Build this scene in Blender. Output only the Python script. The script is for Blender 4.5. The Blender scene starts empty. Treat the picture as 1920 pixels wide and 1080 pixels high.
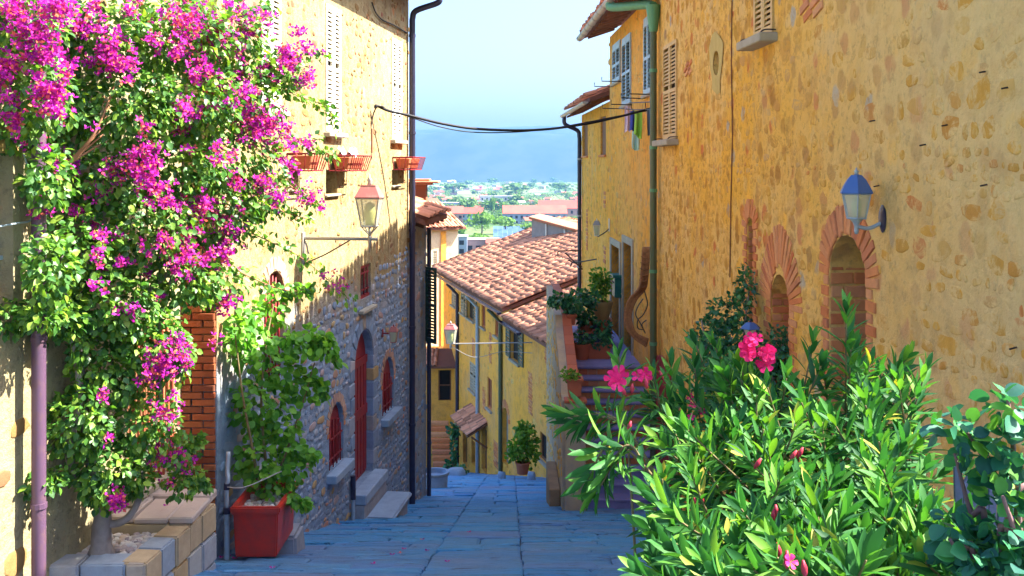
import bpy, bmesh, math, random
import numpy as np
from mathutils import Vector, Matrix, noise
from mathutils.geometry import tessellate_polygon

R = random.Random(11)
scn = bpy.context.scene
col = scn.collection
V = Vector

# ------------------------------------------------------------------ camera, sky, sun, exposure
F, CX, HY = 1900.0, 960.0, 310.0          # focal length, centre and eye level of the photograph in its own pixels
cd = bpy.data.cameras.new('camera')
cam = bpy.data.objects.new('camera', cd); col.objects.link(cam)
cam.location = (0, 0, 0); cam.rotation_euler = (math.radians(90), 0, 0)
cd.sensor_width = 36; cd.lens = 36 * F / 1920; cd.shift_y = -(540 - HY) / 1920
cd.clip_start = 0.1; cd.clip_end = 20000
scn.camera = cam

SUN_EL, SUN_AZ = math.radians(49.0), math.radians(87.0)     # azimuth clockwise from +Y
w = bpy.data.worlds.new('World'); scn.world = w; w.use_nodes = True
nt = w.node_tree; nt.nodes.clear()
sky = nt.nodes.new('ShaderNodeTexSky'); sky.sky_type = 'NISHITA'; sky.sun_disc = False
sky.sun_elevation = SUN_EL; sky.sun_rotation = SUN_AZ; sky.altitude = 100
sky.air_density = 1.0; sky.dust_density = 4.6; sky.ozone_density = 7.0
bg = nt.nodes.new('ShaderNodeBackground'); bg.inputs['Strength'].default_value = 0.06
ow = nt.nodes.new('ShaderNodeOutputWorld')
nt.links.new(sky.outputs[0], bg.inputs[0]); nt.links.new(bg.outputs[0], ow.inputs[0])

sd = bpy.data.lights.new('sun', 'SUN'); sd.energy = 3.0; sd.angle = math.radians(0.5); sd.color = (1, .93, .80)
so = bpy.data.objects.new('sun', sd); col.objects.link(so)
sdir = V((math.cos(SUN_EL) * math.sin(SUN_AZ), math.cos(SUN_EL) * math.cos(SUN_AZ), math.sin(SUN_EL)))
so.rotation_euler = (-sdir).to_track_quat('-Z', 'Y').to_euler(); so.location = (20, 10, 30)

vs = scn.view_settings
scn.display_settings.display_device = 'sRGB'
vs.view_transform = 'Standard'; vs.look = 'None'; vs.exposure = 3.15; vs.gamma = 1; vs.use_curve_mapping = False
scn.cycles.max_bounces = 8; scn.cycles.diffuse_bounces = 5; scn.cycles.transparent_max_bounces = 12
scn.cycles.volume_bounces = 1

# ------------------------------------------------------------------ helpers
WL = {}                                       # world location of a thing's base, shared by its parts

def px(x, y, d):
    return V(((x - CX) / F * d, d, (HY - y) / F * d))

def ground(y):
    return -1.2 - .27 * y if y < 31 else -9.57 - .29 * (y - 31)

def tag(o, label=None, cat=None, group=None, kind=None):
    if label: o['label'] = label
    if cat: o['category'] = cat
    if group: o['group'] = group
    if kind: o['kind'] = kind
    return o

def thing(name, label, cat, loc=(0, 0, 0), group=None, kind=None):
    o = bpy.data.objects.new(name, None); col.objects.link(o)
    o.location = loc; o.empty_display_size = .1; WL[o.name] = V(loc)
    return tag(o, label, cat, group, kind)

def inst(name, mesh, M, parent=None):
    o = bpy.data.objects.new(name, mesh); col.objects.link(o)
    if parent is not None:
        o.parent = parent; M = Matrix.Translation(-WL[parent.name]) @ M
    o.matrix_local = M
    return o

class MB:
    """collects world-space geometry, built as one mesh object"""
    def __init__(s): s.v = []; s.f = []
    def add(s, vs_, fs):
        n = len(s.v); s.v += [tuple(p) for p in vs_]; s.f += [tuple(i + n for i in f) for f in fs]; return s
    def box8(s, p):          # p: 4 bottom then 4 top, both counter-clockwise
        return s.add(p, [(3, 2, 1, 0), (4, 5, 6, 7), (0, 1, 5, 4), (1, 2, 6, 5), (2, 3, 7, 6), (3, 0, 4, 7)])
    def box(s, lo, hi, fr=None):
        a, b = lo, hi
        p = [(a[0], a[1], a[2]), (b[0], a[1], a[2]), (b[0], b[1], a[2]), (a[0], b[1], a[2]),
             (a[0], a[1], b[2]), (b[0], a[1], b[2]), (b[0], b[1], b[2]), (a[0], b[1], b[2])]
        if fr: p = [fr.P(*q) for q in p]
        return s.box8(p)
    def boxm(s, M, sx, sy, sz):
        p = [M @ V(q) for q in ((-sx, -sy, -sz), (sx, -sy, -sz), (sx, sy, -sz), (-sx, sy, -sz), (-sx, -sy, sz), (sx, -sy, sz), (sx, sy, sz), (-sx, sy, sz))]
        return s.box8(p)
    def tube(s, pts, r, n=8, r1=None, cap=True):
        pts = [V(p) for p in pts]; k = len(pts); rings = []
        up = V((0, 0, 1)); prev = None
        for i, p in enumerate(pts):
            d = (pts[min(i + 1, k - 1)] - pts[max(i - 1, 0)]).normalized()
            if prev is None:
                a = d.cross(up if abs(d.z) < .9 else V((1, 0, 0))).normalized()
            else:
                a = (prev - d * prev.dot(d)).normalized()
            prev = a; b = d.cross(a)
            rr = (r[i] if isinstance(r, (list, tuple)) else (r if r1 is None else r + (r1 - r) * i / max(1, k - 1)))
            rings.append([p + (a * math.cos(t) + b * math.sin(t)) * rr for t in [2 * math.pi * j / n for j in range(n)]])
        vs_ = [q for g in rings for q in g]; fs = []
        for i in range(k - 1):
            for j in range(n):
                fs.append((i * n + j, i * n + (j + 1) % n, (i + 1) * n + (j + 1) % n, (i + 1) * n + j))
        if cap: fs += [tuple(reversed(range(n))), tuple(range((k - 1) * n, k * n))]
        return s.add(vs_, fs)
    def lathe(s, c, prof, n=16, M=None, close=True, rot=0):
        c = V(c); vs_ = []; fs = []
        for r_, z in prof:
            for j in range(n):
                t = 2 * math.pi * j / n + rot
                q = V((r_ * math.cos(t), r_ * math.sin(t), z))
                vs_.append(c + (M @ q if M else q))
        k = len(prof)
        for i in range(k - 1):
            for j in range(n):
                fs.append((i * n + j, i * n + (j + 1) % n, (i + 1) * n + (j + 1) % n, (i + 1) * n + j))
        if close: fs += [tuple(reversed(range(n))), tuple(range((k - 1) * n, k * n))]
        return s.add(vs_, fs)
    def prism(s, poly, P, w0, w1):    # poly in (u,z); P maps (u,w,z)
        n = len(poly)
        a = [P(u, w0, z) for u, z in poly]; b = [P(u, w1, z) for u, z in poly]
        fs = [(i, (i + 1) % n, n + (i + 1) % n, n + i) for i in range(n)]
        tri = tessellate_polygon([[V((u, z, 0)) for u, z in poly]])
        fs += [tuple(t) for t in tri] + [tuple(n + i for i in reversed(t)) for t in tri]
        return s.add(a + b, fs)
    def build(s, name, mat, parent=None, smooth=False, bevel=0, seg=1, loc=None, raw=False, angle=None):
        off = WL[parent.name] if parent is not None else V(loc or (0, 0, 0))
        me = bpy.data.meshes.new(name)
        me.from_pydata([(p[0] - off[0], p[1] - off[1], p[2] - off[2]) for p in s.v], [], s.f)
        if not raw or bevel:
            bm = bmesh.new(); bm.from_mesh(me)
            bmesh.ops.recalc_face_normals(bm, faces=bm.faces)
            if bevel:
                es = [e for e in bm.edges if len(e.link_faces) == 2 and e.calc_face_angle(0) > .5]
                if es: bmesh.ops.bevel(bm, geom=es, offset=bevel, segments=seg, affect='EDGES', clamp_overlap=True)
            bm.to_mesh(me); bm.free()
        if smooth:
            me.polygons.foreach_set('use_smooth', [True] * len(me.polygons))
            if angle is not None: me.set_sharp_from_angle(angle=math.radians(angle))
        me.materials.append(mat)
        o = bpy.data.objects.new(name, me); col.objects.link(o)
        if parent is not None: o.parent = parent; WL[o.name] = WL[parent.name]
        else: o.location = off; WL[o.name] = V(off)
        return o

class Frame:
    """a vertical wall plane: u along it, w out towards the street, z up"""
    def __init__(s, x0, y0, dx, dy, side):
        L = math.hypot(dx, dy); s.o = V((x0, y0, 0)); s.d = V((dx / L, dy / L, 0))
        s.n = V((s.d.y, -s.d.x, 0)) * side
    def P(s, u, w_, z): q = s.o + s.d * u + s.n * w_; return V((q.x, q.y, z))
    def ux(s, x, w_=0):
        a = (x - CX) / F; o = s.o + s.n * w_
        return (a * o.y - o.x) / (s.d.x - a * s.d.y)
    def uz(s, x, y, w_=0):
        u = s.ux(x, w_); Y = (s.o + s.d * u + s.n * w_).y
        return u, (HY - y) / F * Y
    def uy(s, Y): return (Y - s.o.y) / s.d.y
    def Y(s, u): return s.o.y + s.d.y * u
    def M(s, u, w_, z):      # local x along u, local y out, local z up
        p = s.P(u, w_, z)
        return Matrix(((s.d.x, s.n.x, 0, p.x), (s.d.y, s.n.y, 0, p.y), (0, 0, 1, p.z), (0, 0, 0, 1)))

def rect_poly(u0, u1, z0, z1): return [(u0, z0), (u1, z0), (u1, z1), (u0, z1)]
def arch_poly(u0, u1, z0, z1, rise=None, n=10):
    r = (u1 - u0) / 2; rise = rise or r; c = (u0 + u1) / 2
    return [(u0, z0), (u1, z0)] + [(c + r * math.cos(math.pi * i / n), z1 - rise + rise * math.sin(math.pi * i / n)) for i in range(n + 1)]

def wall_mesh(fr, outline, holes, depths, back=None):
    mb = MB()
    polys = [[V((u, z, 0)) for u, z in outline]] + [[V((u, z, 0)) for u, z in reversed(h)] for h in holes]
    tri = tessellate_polygon(polys)
    flat = [p for q in polys for p in q]
    mb.add([fr.P(p.x, 0, p.y) for p in flat], [tuple(t) for t in tri])
    for h, d in zip(holes, depths):
        n = len(h)
        mb.add([fr.P(u, 0, z) for u, z in h] + [fr.P(u, -d, z) for u, z in h], [(i, (i + 1) % n, n + (i + 1) % n, n + i) for i in range(n)])
    if back:
        n = len(outline)
        mb.add([fr.P(u, 0, z) for u, z in outline] + [fr.P(u, -back, z) for u, z in outline],
               [(i, n + i, n + (i + 1) % n, (i + 1) % n) for i in range(n)] + [tuple(range(n, 2 * n))])
    return mb

def inside(poly, u, z):
    c = False; n = len(poly); j = n - 1
    for i in range(n):
        (a, b), (p, q) = poly[i], poly[j]
        if (b > z) != (q > z) and u < (p - a) * (z - b) / (q - b) + a: c = not c
        j = i
    return c
def poly_box(p): return min(a for a, b in p), max(a for a, b in p), min(b for a, b in p), max(b for a, b in p)

# joined copies of a template: mats (n,3,4)
def joined(name, tv, tf, mats, mat, parent, smooth=False, kind='stuff'):
    mats = np.asarray(mats, float); tv = np.asarray(tv, float); n = len(mats)
    if n == 0: return None
    P = np.einsum('nij,vj->nvi', mats[:, :, :3], tv) + mats[:, None, :, 3]
    off = np.array(WL[parent.name]) if parent is not None else 0
    P = (P - off).reshape(-1, 3)
    m = len(tv); fs = []
    lt = np.array([len(f) for f in tf]); flat = np.array([i for f in tf for i in f])
    loops = (flat[None, :] + (np.arange(n) * m)[:, None]).ravel()
    tot = np.tile(lt, n); start = np.concatenate(([0], np.cumsum(tot)[:-1]))
    me = bpy.data.meshes.new(name)
    me.vertices.add(len(P)); me.vertices.foreach_set('co', P.ravel())
    me.loops.add(len(loops)); me.loops.foreach_set('vertex_index', loops)
    me.polygons.add(len(tot)); me.polygons.foreach_set('loop_start', start); me.polygons.foreach_set('loop_total', tot)
    if smooth: me.polygons.foreach_set('use_smooth', [True] * len(tot))
    me.update(calc_edges=True); me.validate()
    me.materials.append(mat)
    o = bpy.data.objects.new(name, me); col.objects.link(o)
    if parent is not None: o.parent = parent; WL[o.name] = WL[parent.name]
    else: WL[o.name] = V((0, 0, 0))
    if kind: o['kind'] = kind
    return o

def tmpl_mesh(name, tv, tf, mat, smooth=False):
    me = bpy.data.meshes.new(name); me.from_pydata([tuple(p) for p in tv], [], tf)
    if smooth: me.polygons.foreach_set('use_smooth', [True] * len(me.polygons))
    me.materials.append(mat); return me

def spread(parent, one, many, tv, tf, mats, mat, n=300, smooth=False, me=None):
    """the n copies that show largest become parts, the others one joined part"""
    mats = np.asarray(mats, float)
    if not len(mats): return
    size = np.linalg.norm(mats[:, :, :3], axis=(1, 2)) / np.maximum(mats[:, 1, 3], .5)
    order = np.argsort(-size)
    me = me or tmpl_mesh(one, tv, tf, mat, smooth)
    for i in order[:n]:
        inst(one, me, Matrix([list(r_) for r_ in mats[i]] + [[0, 0, 0, 1]]), parent)
    if len(order) > n: joined(many, tv, tf, mats[order[n:]], mat, parent, smooth)

def orient(p, d, nrm, s, sx=None):
    d = V(d).normalized(); x = d.cross(V(nrm))
    if x.length < 1e-4: x = d.cross(V((.3, .8, .5)))
    x.normalize(); z = x.cross(d); a = s if sx is None else sx
    return [[x.x * a, d.x * s, z.x * s, p[0]], [x.y * a, d.y * s, z.y * s, p[1]], [x.z * a, d.z * s, z.z * s, p[2]]]

def rdir():
    z = R.uniform(-1, 1); t = R.uniform(0, 2 * math.pi); r = math.sqrt(1 - z * z)
    return V((r * math.cos(t), r * math.sin(t), z))

def curve(pts, n=8):                      # Catmull-Rom through pts
    pts = [V(p) for p in pts]; q = [2 * pts[0] - pts[1]] + pts + [2 * pts[-1] - pts[-2]]; out = []
    for i in range(1, len(q) - 2):
        for k in range(n):
            t = k / n; a, b, c, d = q[i - 1], q[i], q[i + 1], q[i + 2]
            out.append(.5 * ((2 * b) + (c - a) * t + (2 * a - 5 * b + 4 * c - d) * t * t + (3 * b - a - 3 * c + d) * t ** 3))
    return out + [pts[-1]]

# ------------------------------------------------------------------ materials
class NB:
    def __init__(s, name):
        s.m = bpy.data.materials.new(name); s.m.use_nodes = True; s.t = s.m.node_tree; s.t.nodes.clear()
        s.out = s.n('ShaderNodeOutputMaterial'); s.pos = s.n('ShaderNodeNewGeometry')
    def n(s, k, **kw):
        a = s.t.nodes.new(k)
        for x, y in kw.items(): setattr(a, x, y)
        return a
    def l(s, a, b): s.t.links.new(a, b)
    def val(s, sock, v):
        if hasattr(v, 'is_linked') or isinstance(v, bpy.types.NodeSocket): s.l(v, sock)
        else: sock.default_value = v
    def vec(s, scale=(1, 1, 1)):
        a = s.n('ShaderNodeVectorMath', operation='MULTIPLY'); s.l(s.pos.outputs['Position'], a.inputs[0]); a.inputs[1].default_value = scale; return a.outputs[0]
    def noise(s, scale, vec=None, detail=3, rough=.6, dist=0):
        a = s.n('ShaderNodeTexNoise'); s.l(vec or s.pos.outputs['Position'], a.inputs['Vector'])
        a.inputs['Scale'].default_value = scale; a.inputs['Detail'].default_value = detail; a.inputs['Roughness'].default_value = rough; a.inputs['Distortion'].default_value = dist
        return a.outputs['Fac']
    def voro(s, scale, vec=None, feature='F1', out='Distance', rand=1):
        a = s.n('ShaderNodeTexVoronoi', feature=feature); s.l(vec or s.pos.outputs['Position'], a.inputs['Vector'])
        a.inputs['Scale'].default_value = scale; a.inputs['Randomness'].default_value = rand; return a.outputs[out]
    def ramp(s, fac, stops):
        a = s.n('ShaderNodeValToRGB'); s.l(fac, a.inputs[0]); e = a.color_ramp.elements
        while len(e) < len(stops): e.new(.5)
        for k, (p, c) in zip(e, stops):
            k.position = p; k.color = (*c, 1) if hasattr(c, '__len__') else (c, c, c, 1)
        return a.outputs[0]
    def mix(s, f, a, b, mode='MIX'):
        m = s.n('ShaderNodeMix', data_type='RGBA', blend_type=mode)
        s.val(m.inputs[0], f)
        for i, q in ((6, a), (7, b)):
            if isinstance(q, bpy.types.NodeSocket): s.l(q, m.inputs[i])
            else: m.inputs[i].default_value = (*q, 1)
        return m.outputs[2]
    def math(s, op, a, b=0.0, c=None):
        m = s.n('ShaderNodeMath', operation=op); s.val(m.inputs[0], a); s.val(m.inputs[1], b)
        if c is not None: s.val(m.inputs[2], c)
        return m.outputs[0]
    def scale(s, c, k):
        m = s.n('ShaderNodeVectorMath', operation='SCALE'); s.l(c, m.inputs[0]); s.val(m.inputs['Scale'], k); return m.outputs[0]
    def rnd(s):             # one value per object and per separate piece of a joined mesh
        oi = s.n('ShaderNodeObjectInfo')
        return s.math('FRACT', s.math('ADD', oi.outputs['Random'], s.math('MULTIPLY', s.pos.outputs['Random Per Island'], 7.31)))
    def bump(s, h, strength=.3, dist=.02, prev=None):
        b = s.n('ShaderNodeBump'); b.inputs['Strength'].default_value = strength; b.inputs['Distance'].default_value = dist; s.l(h, b.inputs['Height'])
        if prev is not None: s.l(prev, b.inputs['Normal'])
        return b.outputs[0]
    def surf(s, color, rough=.8, normal=None, metal=0, spec=.3, **kw):
        p = s.n('ShaderNodeBsdfPrincipled')
        if isinstance(color, bpy.types.NodeSocket): s.l(color, p.inputs['Base Color'])
        else: p.inputs['Base Color'].default_value = (*color, 1)
        s.val(p.inputs['Roughness'], rough); p.inputs['Metallic'].default_value = metal; p.inputs['Specular IOR Level'].default_value = spec
        if normal is not None: s.l(normal, p.inputs['Normal'])
        s.l(p.outputs[0], s.out.inputs[0]); s.p = p
        return s.m

MATS = {}
def pm(name, c1, c2=None, rough=.75, scale=4, rv=.12, bump=.25, bs=40, metal=0, spec=.3, bd=.006):
    """plain weathered material: two tones, per-piece variation, fine relief"""
    if name in MATS: return MATS[name]
    b = NB(name); c2 = c2 or tuple(x * .7 for x in c1)
    f = b.ramp(b.noise(scale, detail=5), [(.35, 0.0), (.65, 1.0)])
    c = b.mix(f, c1, c2)
    k = b.math('ADD', b.math('MULTIPLY', b.rnd(), rv * 2), 1 - rv)
    c = b.scale(c, k)
    nrm = b.bump(b.noise(bs, detail=4), bump, bd) if bump else None
    MATS[name] = b.surf(c, rough, nrm, metal, spec); return MATS[name]

def leaf_mat(name, stops, trans=.35, rough=.45, spec=.4, tcol=None):
    b = NB(name)
    c = b.ramp(b.rnd(), stops)
    c = b.mix(b.math('MULTIPLY', b.noise(1.3, detail=2), .5), c, b.mix(1.0, c, (1.5, 1.25, .6), 'MULTIPLY'))
    b.surf(c, rough, None, 0, spec)
    t = b.n('ShaderNodeBsdfTranslucent'); b.l(b.mix(1.0, c, tcol or (1.5, 1.6, .6), 'MULTIPLY'), t.inputs[0])
    mx = b.n('ShaderNodeMixShader'); mx.inputs[0].default_value = trans
    b.l(b.p.outputs[0], mx.inputs[1]); b.l(t.outputs[0], mx.inputs[2]); b.l(mx.outputs[0], b.out.inputs[0])
    return b.m

def plaster_color(b, base, alt, spot, grain=1.0, streak=.35, pits=.5, dark=None, worn=None, grad=None):
    f1 = b.ramp(b.noise(.5, None, 4), [(.40, 0.0), (.60, 1.0)])
    c = b.mix(f1, base, alt)
    wv = b.n('ShaderNodeVectorMath', operation='ADD'); nz = b.n('ShaderNodeTexNoise'); nz.inputs['Scale'].default_value = 5; b.l(b.pos.outputs['Position'], nz.inputs['Vector'])
    sc_ = b.n('ShaderNodeVectorMath', operation='SCALE'); b.l(nz.outputs['Color'], sc_.inputs[0]); sc_.inputs['Scale'].default_value = .22
    b.l(b.pos.outputs['Position'], wv.inputs[0]); b.l(sc_.outputs[0], wv.inputs[1])
    cell = b.voro(4.2 * grain, wv.outputs[0], out='Color'); cd_ = b.voro(4.2 * grain, wv.outputs[0])
    inn = b.ramp(cd_, [(.34, 1.0), (.50, 0.0)])
    hue = b.ramp(cell, [(.16, (.62, .17, .05)), (.22, spot), (.3, tuple(x * .75 for x in spot)), (.45, tuple(x * .8 for x in base)), (.6, alt), (.75, tuple(min(1, x * 1.12) for x in base)), (.86, tuple(x * .6 for x in spot)), (.93, (.40, .39, .36))])
    c = b.mix(b.math('MULTIPLY', inn, streak), c, hue)
    f2 = b.ramp(b.noise(2.2 * grain, None, 6, .75, .6), [(.50, 0.0), (.64, 1.0)])
    c = b.mix(b.math('MULTIPLY', f2, .6), c, spot)
    f3 = b.ramp(b.noise(13 * grain, None, 5, .75), [(.36, 1.0), (.47, 0.0)])
    c = b.mix(b.math('MULTIPLY', f3, pits), c, dark or tuple(x * .5 for x in spot))
    f4 = b.ramp(b.noise(.9, b.vec((1.2, 1.2, .4)), 4), [(.54, 0.0), (.74, 1.0)])
    c = b.mix(b.math('MULTIPLY', f4, .3), c, (.46, .40, .31))
    if worn:  # lower wall: worn mortar, with its blue shade put into the colour by height
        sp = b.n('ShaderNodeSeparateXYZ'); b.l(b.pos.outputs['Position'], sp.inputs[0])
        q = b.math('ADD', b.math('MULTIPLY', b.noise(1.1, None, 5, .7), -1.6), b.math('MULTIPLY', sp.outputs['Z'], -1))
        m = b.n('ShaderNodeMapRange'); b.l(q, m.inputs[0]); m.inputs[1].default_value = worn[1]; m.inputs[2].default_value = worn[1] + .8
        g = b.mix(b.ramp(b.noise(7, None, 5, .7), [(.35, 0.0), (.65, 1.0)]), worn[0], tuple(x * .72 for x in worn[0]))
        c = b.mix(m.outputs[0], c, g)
    if grad:                                  # an older, greyer coat of plaster at the uphill end
        sp = b.n('ShaderNodeSeparateXYZ'); b.l(b.pos.outputs['Position'], sp.inputs[0])
        q = b.math('ADD', b.math('MULTIPLY', b.noise(.8, None, 5, .7), 5.0), sp.outputs['Y'])
        m = b.n('ShaderNodeMapRange'); b.l(q, m.inputs[0]); m.inputs[1].default_value = grad[1]; m.inputs[2].default_value = grad[2]
        c = b.mix(b.math('MULTIPLY', m.outputs[0], .75), c, b.mix(b.ramp(b.noise(3, None, 5, .7), [(.35, 0.0), (.65, 1.0)]), grad[0], tuple(x * .82 for x in grad[0])))
    return c

def plaster(name, *a, **k):
    b = NB(name); grain = a[3] if len(a) > 3 else 1.0
    c = plaster_color(b, *a, **k)
    n1 = b.bump(b.noise(9 * grain, None, 6, .7), .8, .045)
    n2 = b.bump(b.noise(55, None, 3, .7), .4, .006, n1)
    return b.surf(c, .92, n2, 0, .15)

def stone_mat(name, stops, bump=.5):
    b = NB(name)
    c = b.ramp(b.rnd(), stops)
    f = b.ramp(b.noise(9, None, 5, .7), [(.35, 0.0), (.7, 1.0)])
    c = b.mix(b.math('MULTIPLY', f, .45), c, b.mix(1.0, c, (.55, .52, .5), 'MULTIPLY'))
    n1 = b.bump(b.noise(22, None, 6, .75), bump, .015)
    return b.surf(c, .9, n1, 0, .2)

def smeared_stone(name, stops, pl, kw, share=.55, bump=.5):
    """stones half covered by the plaster they sit in"""
    b = NB(name)
    c = b.ramp(b.rnd(), stops)
    f = b.ramp(b.noise(9, None, 5, .7), [(.35, 0.0), (.7, 1.0)])
    c = b.mix(b.math('MULTIPLY', f, .4), c, b.mix(1.0, c, (.6, .55, .5), 'MULTIPLY'))
    p = plaster_color(b, *pl, **kw)
    m = b.ramp(b.noise(5.5, None, 6, .75, .8), [(.44, 1.0), (.56, 0.0)])
    c = b.mix(b.math('MULTIPLY', m, share), p, c)
    n1 = b.bump(b.noise(14, None, 6, .75), bump, .02)
    n1 = b.bump(b.noise(55, None, 3, .7), .4, .006, n1)
    return b.surf(c, .92, n1, 0, .15)

def metal_paint(name, c, rough=.4, rust=None):
    b = NB(name)
    f = b.ramp(b.noise(7, None, 5, .7), [(.5, 0.0), (.7, 1.0)])
    k = b.mix(b.math('MULTIPLY', f, .5), c, rust or tuple(x * .6 for x in c))
    return b.surf(k, b.math('ADD', b.math('MULTIPLY', f, .3), rough), b.bump(b.noise(60), .15, .004), .15, .5)

def glass_mat(name, tint, a=.09):
    b = NB(name)
    b.surf(tint, .08, None, 0, .8)
    t = b.n('ShaderNodeBsdfTransparent'); t.inputs[0].default_value = (.93, .95, .93, 1)
    mx = b.n('ShaderNodeMixShader'); mx.inputs[0].default_value = a
    b.l(t.outputs[0], mx.inputs[1]); b.l(b.p.outputs[0], mx.inputs[2]); b.l(mx.outputs[0], b.out.inputs[0]); return b.m

# ------------------------------------------------------------------ shared materials
P_R = ((.82, .45, .06), (.80, .52, .17), (.56, .25, .04), .95, .9, .6); K_R = dict(grad=((.78, .58, .28), 14.0, 8.0))
M_R = plaster('ochre_plaster', *P_R, **K_R)
M_RB = plaster('amber_plaster', (.88, .40, .05), (.84, .44, .09), (.58, .26, .05), 1.2, .55, .4)
M_L = plaster('cream_plaster', (.40, .31, .15), (.36, .28, .14), (.24, .14, .06), 1.3, .6, .6, worn=((.28, .38, .52), .9))  # blue-grey foot: bared mortar plus the wall's shade mixed in as colour
M_Y = plaster('yellow_plaster', (.90, .43, .06), (.82, .41, .10), (.58, .27, .08), .8, .3, .2)
M_T = plaster('pale_plaster', (.72, .60, .40), (.66, .52, .32), (.62, .44, .24), .6, .2, .15)
M_STL = stone_mat('grey_rubble', [(0, (.20, .27, .38)), (.3, (.27, .37, .52)), (.52, (.38, .40, .44)), (.7, (.21, .30, .46)), (.8, (.46, .34, .16)), (.9, (.42, .24, .20)), (1, (.46, .48, .52))])
M_STRR = stone_mat('ochre_stone', [(0, (.52, .30, .06)), (.5, (.60, .36, .1)), (1, (.45, .26, .08))])
M_PIER = stone_mat('pier_brick', [(0, (.26, .07, .03)), (.4, (.34, .10, .04)), (.75, (.40, .14, .06)), (1, (.20, .07, .04))], .5)
M_STU = stone_mat('brown_stone', [(0, (.26, .15, .05)), (.5, (.34, .22, .09)), (.9, (.24, .12, .06)), (1, (.3, .1, .06))])
M_STR = smeared_stone('ochre_rubble', [(0, (.62, .32, .05)), (.25, (.72, .39, .07)), (.45, (.54, .29, .06)), (.6, (.70, .45, .15)), (.8, (.60, .28, .05)), (.93, (.62, .42, .19)), (.975, (.64, .22, .06)), (1, (.52, .30, .08))], P_R, K_R, .95)
M_BRP = stone_mat('pale_brick', [(0, (.50, .28, .20)), (.5, (.54, .36, .27)), (1, (.46, .30, .25))], .35)
M_BR = stone_mat('red_brick', [(0, (.62, .19, .07)), (.4, (.68, .26, .10)), (.7, (.70, .34, .16)), (1, (.50, .16, .08))], .35)
M_MOR = pm('mortar', (.50, .40, .25), (.42, .33, .2), .95, 8)
M_TILE = pm('terracotta_tile', (.64, .28, .17), (.50, .20, .11), .85, 1.6, .5, .3, 60)
M_TILE2 = pm('roof_underlay', (.22, .09, .06), (.18, .08, .06), .9, 3)
M_TC = pm('terracotta', (.50, .14, .06), (.42, .12, .06), .7, 3, .15)
M_WH = pm('white_paint', (.82, .78, .66), (.74, .68, .55), .55, 9, .05, .1)
M_CREAM = pm('cream_paint', (.68, .46, .18), (.60, .38, .14), .6, 9, .05, .1)
M_GRN = pm('dark_green_paint', (.03, .09, .07), (.02, .06, .06), .5, 9, .1, .1)
M_BLU = pm('bluish_paint', (.42, .55, .62), (.3, .42, .5), .5, 9, .1, .1)
M_RED = pm('red_paint', (.30, .025, .03), (.21, .02, .03), .5, 6, .1, .15)
M_BRN = pm('brown_wood', (.22, .09, .04), (.14, .06, .03), .7, 6, .2, .3)
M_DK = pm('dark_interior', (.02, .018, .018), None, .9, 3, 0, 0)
M_SLATE = pm('grey_stone', (.30, .40, .52), (.24, .32, .43), .8, 5, .1, .5, 30, bd=.01)
M_GREY = pm('grey_cement', (.40, .36, .28), (.33, .29, .22), .9, 4, .1, .4)
M_PIPE = metal_paint('navy_pipe', (.035, .035, .075), .35)
M_PIPEG = metal_paint('green_pipe', (.09, .12, .06), .45, (.16, .10, .05))
M_COPPER = metal_paint('verdigris', (.10, .30, .16), .5, (.16, .20, .08))
M_PIPEP = metal_paint('mauve_pipe', (.11, .06, .11), .45, (.16, .08, .05))
M_PIPEB = metal_paint('grey_blue_pipe', (.34, .42, .50), .4)
M_GUT = metal_paint('grey_gutter', (.36, .34, .33), .45)
M_IRON = metal_paint('wrought_iron', (.035, .03, .03), .5, (.12, .06, .04))
M_CABLE = pm('cable_rubber', (.015, .015, .02), None, .6, 3, 0, 0)
M_GLASS = glass_mat('lantern_glass', (.72, .74, .58), .45)
M_GL2 = glass_mat('clear_glass', (.7, .75, .75), .3)

# ------------------------------------------------------------------ terrain, hills, haze
PROF = [(-60, 10), (-10, .6), (0, -1.65), (31, -10.3), (50, -15.7), (58, -17.4), (80, -22.5), (150, -29), (380, -36.3), (700, -45), (1000, -51.5), (2000, -61), (3500, -67.5), (5200, -72)]
def terr(y):
    if y <= PROF[0][0]: return PROF[0][1]
    for (a, za), (b, zb) in zip(PROF, PROF[1:]):
        if y <= b: return za + (zb - za) * (y - a) / (b - a)
    return PROF[-1][1]
def depth_at(ypix):                     # where the plain shows at this height of the photograph
    k = (ypix - HY) / F; y = 200
    while y < 5200 and -terr(y) / y > k: y *= 1.01
    return y

b = NB('valley_ground')
f = b.ramp(b.noise(.011, b.vec((1, .5, 1)), 4, .6), [(.35, 0.0), (.65, 1.0)])
c = b.mix(f, (.05, .11, .035), (.15, .17, .07))
f = b.ramp(b.voro(.012, b.vec((1, .6, 1)), out='Color'), [(.55, 0.0), (.8, 1.0)])
c = b.mix(b.math('MULTIPLY', f, .6), c, (.24, .22, .12))
M_GROUND = b.surf(c, .95, b.bump(b.noise(.8), .4, .2), 0, .1)
mb = MB()
ys = [-60, -40, -25, -10, 0, 10, 20, 31, 40, 50, 58, 68, 80, 110, 150, 220, 300, 380, 500, 600, 700, 850, 1000, 1300, 1600, 2000, 2600, 3500, 4300, 5200, 6500]
xs = [-3000, -2000, -1200, -700, -350, -150, -60, -20, 0, 20, 60, 150, 350, 700, 1200, 2000, 3000]
for y in ys:
    for x in xs:
        mb.v.append((x, y, terr(y) - (.25 if y < 60 else 0) + (0 if abs(x) < 30 or y > 4000 else noise.noise(V((x * .01, y * .01, 0))) * 1.2)))
for i in range(len(ys) - 1):
    for j in range(len(xs) - 1):
        n = len(xs); mb.f.append((i * n + j, i * n + j + 1, (i + 1) * n + j + 1, (i + 1) * n + j))
tag(mb.build('terrain', M_GROUND, smooth=True), 'green plain spreading below the hill town', kind='structure')

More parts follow.
